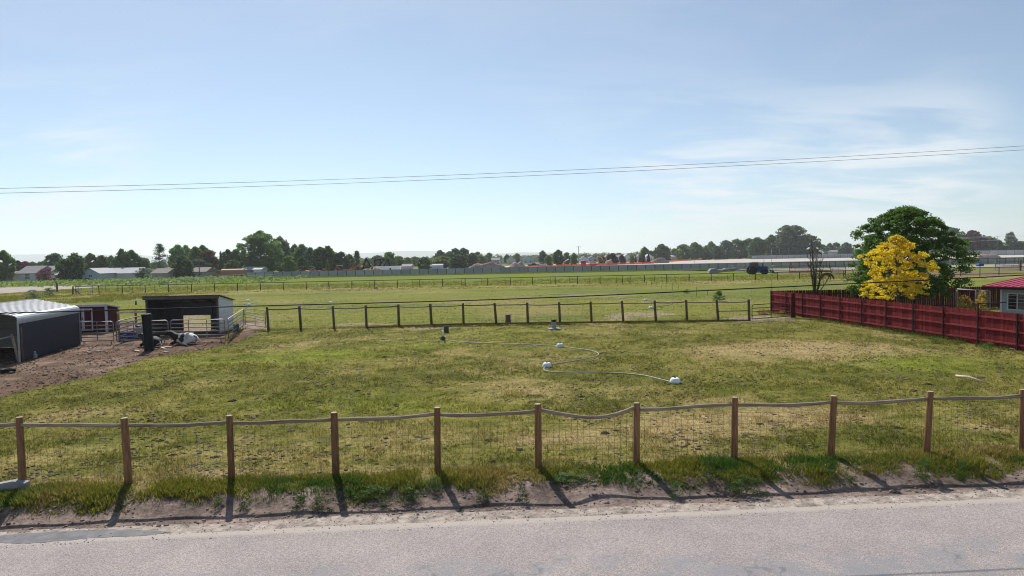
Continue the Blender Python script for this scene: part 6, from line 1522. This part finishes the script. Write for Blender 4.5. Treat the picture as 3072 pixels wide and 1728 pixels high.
# digger, tank, pickup on the building site
q = AT('5', 2215, 545, 352); q.z = 0; o = empty('digger', q, 0, 'tan tracked digger behind the orange safety fence', 'digger')
for y in (-1, 1): MB().prism([Vector(v) for v in ((-1.9, 0, 0), (1.9, 0, 0), (2.2, 0, .45), (1.9, 0, .9), (-1.9, 0, .9), (-2.2, 0, .45))], (0, y - .3, 0), (0, y + .3, 0)).build('track', M['rubber'], o)
MB().box((-.3, 0, 1.6), (3.4, 2.4, 1.2)).build('body', m_tan, o); MB().box((.8, -.6, 2.6), (1.3, 1.1, 1.3)).build('cab', M['glass'], o); MB().tube([(1, .3, 1.8), (2.6, .3, 4.6), (4.2, .3, 4.0), (5.6, .3, 1.6)], [.3, .28, .24, .18], 7).build('boom', m_tan, o); MB().prism([Vector(v) for v in ((5.1, 0, 1.8), (6, 0, 1.6), (6.1, 0, .7), (5.4, 0, .6))], (0, -.2, 0), (0, .8, 0)).build('bucket', M['black'], o)
q = AT('5', 2062, 560, 345); q.z = 0; o = empty('red_tank', q, 0, 'small dark red tank with pale top by the orange safety fence', 'tank')
MB().box((0, 0, 1.2), (2.3, 1.8, 2.2)).build('body', basic('tank_red', (.28, .02, .03), .6), o); MB().lathe([(1.1, 2.3), (.9, 2.55), (.3, 2.7)], (0, 0, 0), 12).build('top', M['concrete'], o)
def pickup(w, x, Y, label, mat, rz=0):
    q = AT(w, x, 560, Y); q.z = 0; o = empty('pickup_truck', q, rz, label, 'pickup', 'parked vehicles')
    mb = MB(); mb.prism([Vector(v) for v in ((-2.7, 0, .5), (2.7, 0, .5), (2.7, 0, 1.1), (-.3, 0, 1.15), (-2.7, 0, 1.2))], (0, -.95, 0), (0, .95, 0)); mb.build('body', mat, o)
    mb = MB(); mb.prism([Vector(v) for v in ((-.9, 0, 1.15), (1.4, 0, 1.12), (.8, 0, 1.85), (-.8, 0, 1.85))], (0, -.85, 0), (0, .85, 0)); mb.build('cab', M['glass'], o); MB().box((0, 0, 1.88), (1.6, 1.6, .06)).build('cab_roof', mat, o)
    for xx in (-1.7, 1.7):
        for y in (-.85, .85): wheel(o, xx, y, .38, .26)
pickup('5', 1420, 360, 'pale pickup parked left of the light green tree', M['white']); pickup('5', 1285, 352, 'dark pickup parked behind the building site', M['black'], .2); pickup('5', 730, 420, 'dark pickup with white cab beside the white two-storey house', M['white'], .3)
q = AT('5', 1762, 540, 350); q.z = 0; o = empty('tipped_trailer', q, 0, 'white tipped trailer beside the dark round tree', 'trailer'); MB().bar((-2.2, 0, 1.0), (2.4, 0, 3.4), 2, .35).build('bed', M['white'], o); MB().box((-.8, 0, .8), (2.6, .8, .4)).build('chassis', M['black'], o)
for xx in (-1.4, .4): wheel(o, xx, -.8, .45, .3); wheel(o, xx, .8, .45, .3)
# far utility poles and lines
def pole_at(w, x, yt, Y, label, arm=2.2):
    t = AT(w, x, yt, Y); return util_pole((t.x, Y, 0), t.z, label, arm, r=.17)
pole_at('5', 1988, 302, 335, 'utility pole at the middle of the skyline'); pole_at('3', 755, 498, 243, 'dark utility pole in front of the brown roofed house'); pp_ = pole_at('7', 2330, 338, 510, 'utility pole near the right edge of the view')
for k, (z, yy, lb) in enumerate(((0, 352, 'highest'), (0, 362, 'middle'), (0, 392, 'lowest'))):
    P = [AT('7', 1500, yy + 2, 500), AT('7', 1900, yy + 4, 504), AT('7', 2330, yy - 14, 509), AT('7', 2700, yy - 20, 515)]
    o = MB().tube(smooth_path(P, 6), .06, 5).build('power_line', M['white'], None, P[0], loc=P[0]); tag(o, lb + ' of three pale power lines right of the big green tree', 'power line', 'far power lines')
for k, (w, x, yt, yb_, Y) in enumerate((('8', 268, 745, 860, 230), ('8', 565, 560, 700, 480), ('8', 752, 545, 700, 482), ('6', 1455, 590, 660, 300))):
    t = AT(w, x, yt, Y); o = MB().tube([(0, 0, -.2), (0, 0, t.z)], .09, 6).build('site_pole', M['steel'], None, loc=(t.x, Y, 0)); tag(o, ('thin pole just behind the tractor', 'left of two thin poles on the building site under the tall airy tree', 'right of two thin poles on the building site under the tall airy tree', 'thin pole on the pale lot by the orange fence')[k], 'pole', 'site poles')

# ------------------------------------------------------------------ blue house with red roof at the right edge
m_bsid = basic('blue_siding', (.33, .42, .53), .7, .06, 3, .03); m_rroof = basic('red_roof_metal', (.36, .045, .075), .4, .08, 2, .02, .15)
E0 = AT('M7', 1195, 385, 45.5); E1 = AT('M7', 1797, 408, 43.2); he = E0.z - .12
ed = Vector((E1.x - E0.x, E1.y - E0.y, 0)).normalized(); en = Vector((-ed.y, ed.x, 0))   # en points away from the viewer
hb = empty('blue_house', (E0.x, E0.y, 0), math.atan2(ed.y, ed.x), 'pale blue lap-sided house with red metal roof at the right edge', 'house')
HL, HD = 11.0, 8.0; wx0 = .75; wy0 = .45
mb = MB(); mb.box((wx0 + (HL - 1.2) / 2, wy0 + HD / 2, he / 2), (HL - 1.2, HD - .6, he)); wl_ = mb.build('wall', m_bsid, hb)
yf = wy0 + .3
for k in range(11):
    z = .15 + k * .225
    if z < he - .05: MB().bar((wx0 - .01, yf - .012, z), (wx0 + HL - 1.2, yf - .012, z), .022, .03).build('lap', m_bsid, wl_)
MB().box((wx0 + .02, yf - .03, he / 2), (.12, .05, he)).build('corner_trim', M['white'], wl_)
sl = .1
mb = MB(); mb.prism([Vector(v) for v in ((0, -.1, he + .12), (0, HD + .3, he + .12 + (HD + .4) * sl), (0, HD + .3, he + .17 + (HD + .4) * sl), (0, -.1, he + .17))], (0, 0, 0), (HL, 0, 0)); ro = mb.build('roof', m_rroof, hb)
for k in range(24): x = .06 + k * .46; MB().bar((x, -.1, he + .185), (x, HD + .3, he + .185 + (HD + .4) * sl), .04, .035).build('rib', m_rroof, ro)
MB().box((HL / 2, -.07, he + .05), (HL, .03, .16)).build('fascia', M['dark_post'], ro); MB().bar((.02, -.08, he + .07), (.02, HD + .3, he + .07 + (HD + .38) * sl), .03, .15).build('fascia', M['dark_post'], ro)
wi = empty('window', (0, 0, 0)); wi.parent = hb; wcx, wcz, ww, wh = 1.75, 1.55, 1.15, 1.05
for sx_ in (-1, 1): MB().box((wcx + sx_ * ww / 4, yf - .012, wcz), (ww / 2 - .06, .02, wh - .08)).build('pane', M['glass'], wi)
fr = MB()
for dx, dz, sx_, sz_ in ((-ww / 2, 0, .07, wh + .07), (ww / 2, 0, .07, wh + .07), (0, wh / 2, ww - .07, .07), (0, -wh / 2, ww - .07, .07), (0, 0, .05, wh - .07)): fr.box((wcx + dx, yf - .03, wcz + dz), (sx_, .06, sz_))
fr.build('frame', M['white'], wi)
for k in range(13): MB().box((wcx + ww / 4, yf - .027, wcz - wh / 2 + .1 + k * .07), (ww / 2 - .1, .006, .022)).build('blind_slat', M['concrete'], wi)
# wire panel leaning beside the house
ca = AT('M7', 1090, 800, 44.0); ca.z = 0; cb_ = AT('M7', 1300, 800, 43.4); cb_.z = 0; ct = AT('M7', 1100, 432, 44.0); ct2 = AT('M7', 1305, 448, 43.4)
o = empty('wire_panel', ca, 0, 'galvanised wire mesh panel standing at the corner of the blue house', 'panel')
MB().tube([ca + Vector((0, 0, -.05)), ct, ct2, cb_ + Vector((0, 0, -.05))], .03, 7).build('frame', M['steel'], o, ca)
wm = MB()
for k in range(1, 16):
    t = k / 16; wm.tube([ca.lerp(cb_, t), ct.lerp(ct2, t)], .006, 4, False); wm.tube([ca.lerp(ct, t), cb_.lerp(ct2, t)], .006, 4, False)
wm.build('mesh', M['steel'], o, ca)
ra = AT('M7', 830, 420, 45.4); rb = AT('M7', 1092, 436, 44.2); o = empty('pipe_rail', (ra.x, ra.y, 0), 0, 'pale pipe rail running left from the wire panel', 'rail')
MB().tube([ra, rb], .03, 7).build('rail', M['white'], o, o.location); MB().tube([Vector((ra.x, ra.y, -.2)), ra], .03, 7).build('post', M['steel'], o, o.location)

# ------------------------------------------------------------------ odds and ends on the ground
def plank_(w, x0, y0, x1, y1, wd, label, mat='plank', th=.04):
    a = G(w, x0, y0) + Vector((0, 0, .02)); b = G(w, x1, y1) + Vector((0, 0, .03)); o = MB().bar(a, b, wd, th).build('plank', M[mat], None, a, loc=a); tag(o, label, 'plank', 'planks on the ground')
plank_('M8', 280, 905, 525, 885, .12, 'long bleached plank on the dirt between carport and standpipe'); plank_('M8', 940, 883, 1010, 900, .12, 'short plank just left of the standpipe foot'); plank_('M8', 1295, 838, 1360, 862, .14, 'short pale plank in front of the black and white cow, left')
plank_('M8', 1340, 832, 1445, 838, .16, 'pale plank in front of the black and white cow, right'); plank_('M8', 1340, 905, 1400, 912, .12, 'small board lying below the cow at the grass edge'); plank_('M8', 365, 842, 430, 806, .08, 'dark stick on the dirt left of the corral panel', 'post_old', .06); plank_('M8', 1910, 812, 1950, 768, .08, 'dark stick right of the black and white cow', 'post_old', .06)
plank_('M6', 2960 - 2960 + 2790, 980, 2900, 1000, .06, 'thin dry branch', 'plank') if 0 else None
ba = G('D', 2405, 949); bb2 = G('D', 2485, 966); o = MB().tube([ba + Vector((0, 0, .06)), ba.lerp(bb2, .4) + Vector((0, 0, .12)), bb2 + Vector((0, 0, .03))], [.05, .045, .02], 6).tube([ba.lerp(bb2, .3) + Vector((0, 0, .08)), ba.lerp(bb2, .7) + Vector((-.1, .3, .12))], [.025, .01], 5).build('dead_branch', M['plank'], None, ba, loc=ba); tag(o, 'pale dead branch lying in the paddock near the red fence', 'branch')
b = G('1', 80, 995); o = empty('discarded_tyre', b, 0, 'old black tyre lying on the dirt near the left edge', 'tyre')
MB().lathe([(.16, .02), (.3, 0), (.33, .05), (.33, .13), (.3, .18), (.16, .16), (.155, .09), (.16, .02)], (0, 0, 0), 20, cap=False).build('tread', M['rubber'], o)
b = G('1', 352, 852); o = empty('plastic_jug', b, 0, 'small pale plastic jug at the foot of the slate blue wall', 'jug'); MB().lathe([(.11, 0), (.12, .03), (.12, .2), (.06, .27), (.04, .28), (.04, .33)], (0, 0, 0), 12).build('body', M['concrete'], o); MB().lathe([(.045, .32), (.045, .36)], (0, 0, 0), 10).build('cap', M['pod'], o)
# concrete ditch box at the lower left
b = G('F1', 40, 900, -.12); o = empty('ditch_headwall', (b.x - .15, b.y + .1, gz(b.x, b.y) - .12), R(6), 'concrete ditch headwall beside the road at the left edge', 'headwall')
mb = MB(); mb.prism([Vector(v) for v in ((-1.2, 0, -.2), (.35, 0, -.2), (.35, 0, .34), (.1, 0, .4), (-1.2, 0, .2))], (0, .25, 0), (0, .45, 0)); mb.build('wall', M['concrete'], o); MB().box((-.42, -.15, .02), (1.5, .75, .2)).build('apron', M['concrete'], o)

# ------------------------------------------------------------------ animals
def skinned(name, verts, edges, radii, mat, root=0, parent=None, loc=None, rot=None, scale=None, sub=2):
    me = bpy.data.meshes.new(name); me.from_pydata(verts, edges, []); me.materials.append(mat)
    o = link(name, me, parent, loc, rot, scale); md = o.modifiers.new('skin', 'SKIN'); md.use_smooth_shade = True
    if not me.skin_vertices: 
        bpy.context.view_layer.objects.active = o; bpy.ops.object.select_all(action='DESELECT'); o.select_set(True); bpy.ops.mesh.customdata_skin_add()
    for k, r_ in enumerate(radii):
        sv = me.skin_vertices[0].data[k]; sv.radius = (r_, r_) if not isinstance(r_, tuple) else r_; sv.use_root = (k == root)
    sd = o.modifiers.new('smooth', 'SUBSURF'); sd.levels = sub; sd.render_levels = sub
    return o
def cowhide(name, thr, seed):
    m, n, l, out = new_mat(name); p = n.new('ShaderNodeBsdfPrincipled'); p.inputs['Roughness'].default_value = .75
    tc = n.new('ShaderNodeTexCoord'); no = n.new('ShaderNodeTexNoise'); no.inputs['Scale'].default_value = 1.9; no.inputs['Detail'].default_value = 1.5; mp = n.new('ShaderNodeMapping'); mp.inputs['Location'].default_value = (seed, seed * .7, 1); l.new(tc.outputs['Object'], mp.inputs[0]); l.new(mp.outputs[0], no.inputs['Vector'])
    sx_ = n.new('ShaderNodeSeparateXYZ'); l.new(tc.outputs['Object'], sx_.inputs[0]); ad = n.new('ShaderNodeMath'); ad.operation = 'MULTIPLY_ADD'; ad.inputs[1].default_value = .22; l.new(sx_.outputs['X'], ad.inputs[0]); l.new(no.outputs['Fac'], ad.inputs[2])
    r_ = n.new('ShaderNodeMapRange'); r_.inputs['From Min'].default_value = thr - .012; r_.inputs['From Max'].default_value = thr + .012; l.new(ad.outputs[0], r_.inputs['Value'])
    mx = n.new('ShaderNodeMixRGB'); mx.inputs['Color1'].default_value = (.010, .009, .009, 1); mx.inputs['Color2'].default_value = (.62, .59, .55, 1); l.new(r_.outputs[0], mx.inputs['Fac']); l.new(mx.outputs[0], p.inputs['Base Color']); l.new(p.outputs[0], out.inputs['Surface']); return m
CV = [(.15, 0, .42), (.6, 0, .45), (.92, 0, .36), (-.3, 0, .45), (-.55, 0, .55), (-.74, 0, .74), (-.92, 0, .80), (-1.10, 0, .72), (-1.24, 0, .64),
      (-.30, .24, .22), (-.66, .28, .12), (-.42, .3, .07), (-.30, -.24, .22), (-.70, -.26, .12), (-.46, -.3, .07), (.66, .3, .28), (.25, .46, .16), (.62, .5, .08), (.66, -.3, .28), (.22, -.46, .16), (.6, -.52, .08),
      (-.86, .14, .88), (-.84, .24, .86), (-.86, -.14, .88), (-.84, -.24, .86), (1.08, .02, .34), (1.16, .1, .14)]
CE = [(0, 1), (1, 2), (0, 3), (3, 4), (4, 5), (5, 6), (6, 7), (7, 8), (3, 9), (9, 10), (10, 11), (3, 12), (12, 13), (13, 14), (1, 15), (15, 16), (16, 17), (1, 18), (18, 19), (19, 20), (6, 21), (21, 22), (6, 23), (23, 24), (2, 25), (25, 26)]
CRd = [(.40, .36), (.37, .34), (.24, .22), (.34, .32), (.24, .24), (.17, .18), (.13, .14), (.11, .11), (.085, .085), .12, .07, .045, .12, .07, .045, .17, .09, .05, .17, .09, .05, .035, .025, .035, .025, .05, .02]
def cow(q, rz, label, hide, s_=1.0):
    o = skinned('cow', CV, CE, CRd, hide, 0, None, (q.x, q.y, -.02), (0, 0, rz), (s_, s_, s_)); return tag(o, label, 'cow', 'cows lying by the pen')
q = G('M8', 1590, 800); cow(q + Vector((.05, .05, 0)), R(-6), 'black and white cow lying in front of the corral panel, head to the left', cowhide('cow_hide', .56, 1.3), .98)
q = G('M8', 1105, 838); cow(q + Vector((.02, .35, 0)), R(-30), 'mostly black cow lying behind the black standpipe', cowhide('black_cow_hide', .86, 4.1), .92)
# grazing horse
HV = [(0, 0, 1.12), (.5, 0, 1.14), (.72, 0, 1.05), (-.45, 0, 1.12), (-.72, 0, 1.05), (-1.0, 0, .72), (-1.15, 0, .36), (-1.22, 0, .10), (-.55, .17, .75), (-.58, .17, .4), (-.56, .17, .03), (-.5, -.17, .75), (-.42, -.17, .4), (-.46, -.17, .03), (.62, .18, .8), (.70, .18, .48), (.64, .18, .03), (.6, -.18, .8), (.78, -.18, .48), (.72, -.18, .03), (.86, 0, .9), (.92, 0, .45), (-1.0, .07, .66), (-1.0, -.07, .66)]
HE = [(0, 1), (1, 2), (0, 3), (3, 4), (4, 5), (5, 6), (6, 7), (3, 8), (8, 9), (9, 10), (3, 11), (11, 12), (12, 13), (1, 14), (14, 15), (15, 16), (1, 17), (17, 18), (18, 19), (2, 20), (20, 21), (5, 22), (5, 23)]
HR = [(.29, .27), (.28, .27), (.18, .18), (.27, .26), (.19, .2), (.13, .15), (.10, .12), (.06, .07), .11, .06, .045, .11, .06, .045, .14, .07, .045, .14, .07, .045, .05, .03, .03, .03]
q = G('8', 1480, 1168); o = skinned('horse', HV, HE, HR, basic('horse_coat', (.095, .042, .018), .6, .15, 3, 0), 0, None, (q.x, q.y, 0), (0, 0, R(180 - 8)), (1.0, 1.0, 1.0)); tag(o, 'brown horse grazing with lowered head beside the bare tree', 'horse')

# ------------------------------------------------------------------ haze
m_haze = bpy.data.materials.new('haze'); m_haze.use_nodes = True; nt = m_haze.node_tree; nt.nodes.clear()
ho = nt.nodes.new('ShaderNodeOutputMaterial'); hvn = nt.nodes.new('ShaderNodeVolumePrincipled'); hvn.inputs['Color'].default_value = (.86, .92, 1.0, 1); hvn.inputs['Density'].default_value = HAZE; hvn.inputs['Anisotropy'].default_value = .35
nt.links.new(hvn.outputs[0], ho.inputs['Volume'])
if HAZE > 0:
    hz = MB().box((0, 4600, 88), (20600, 10400, 184)).build('haze', m_haze); tag(hz, 'thin pale haze over the whole landscape', 'haze', kind='stuff')
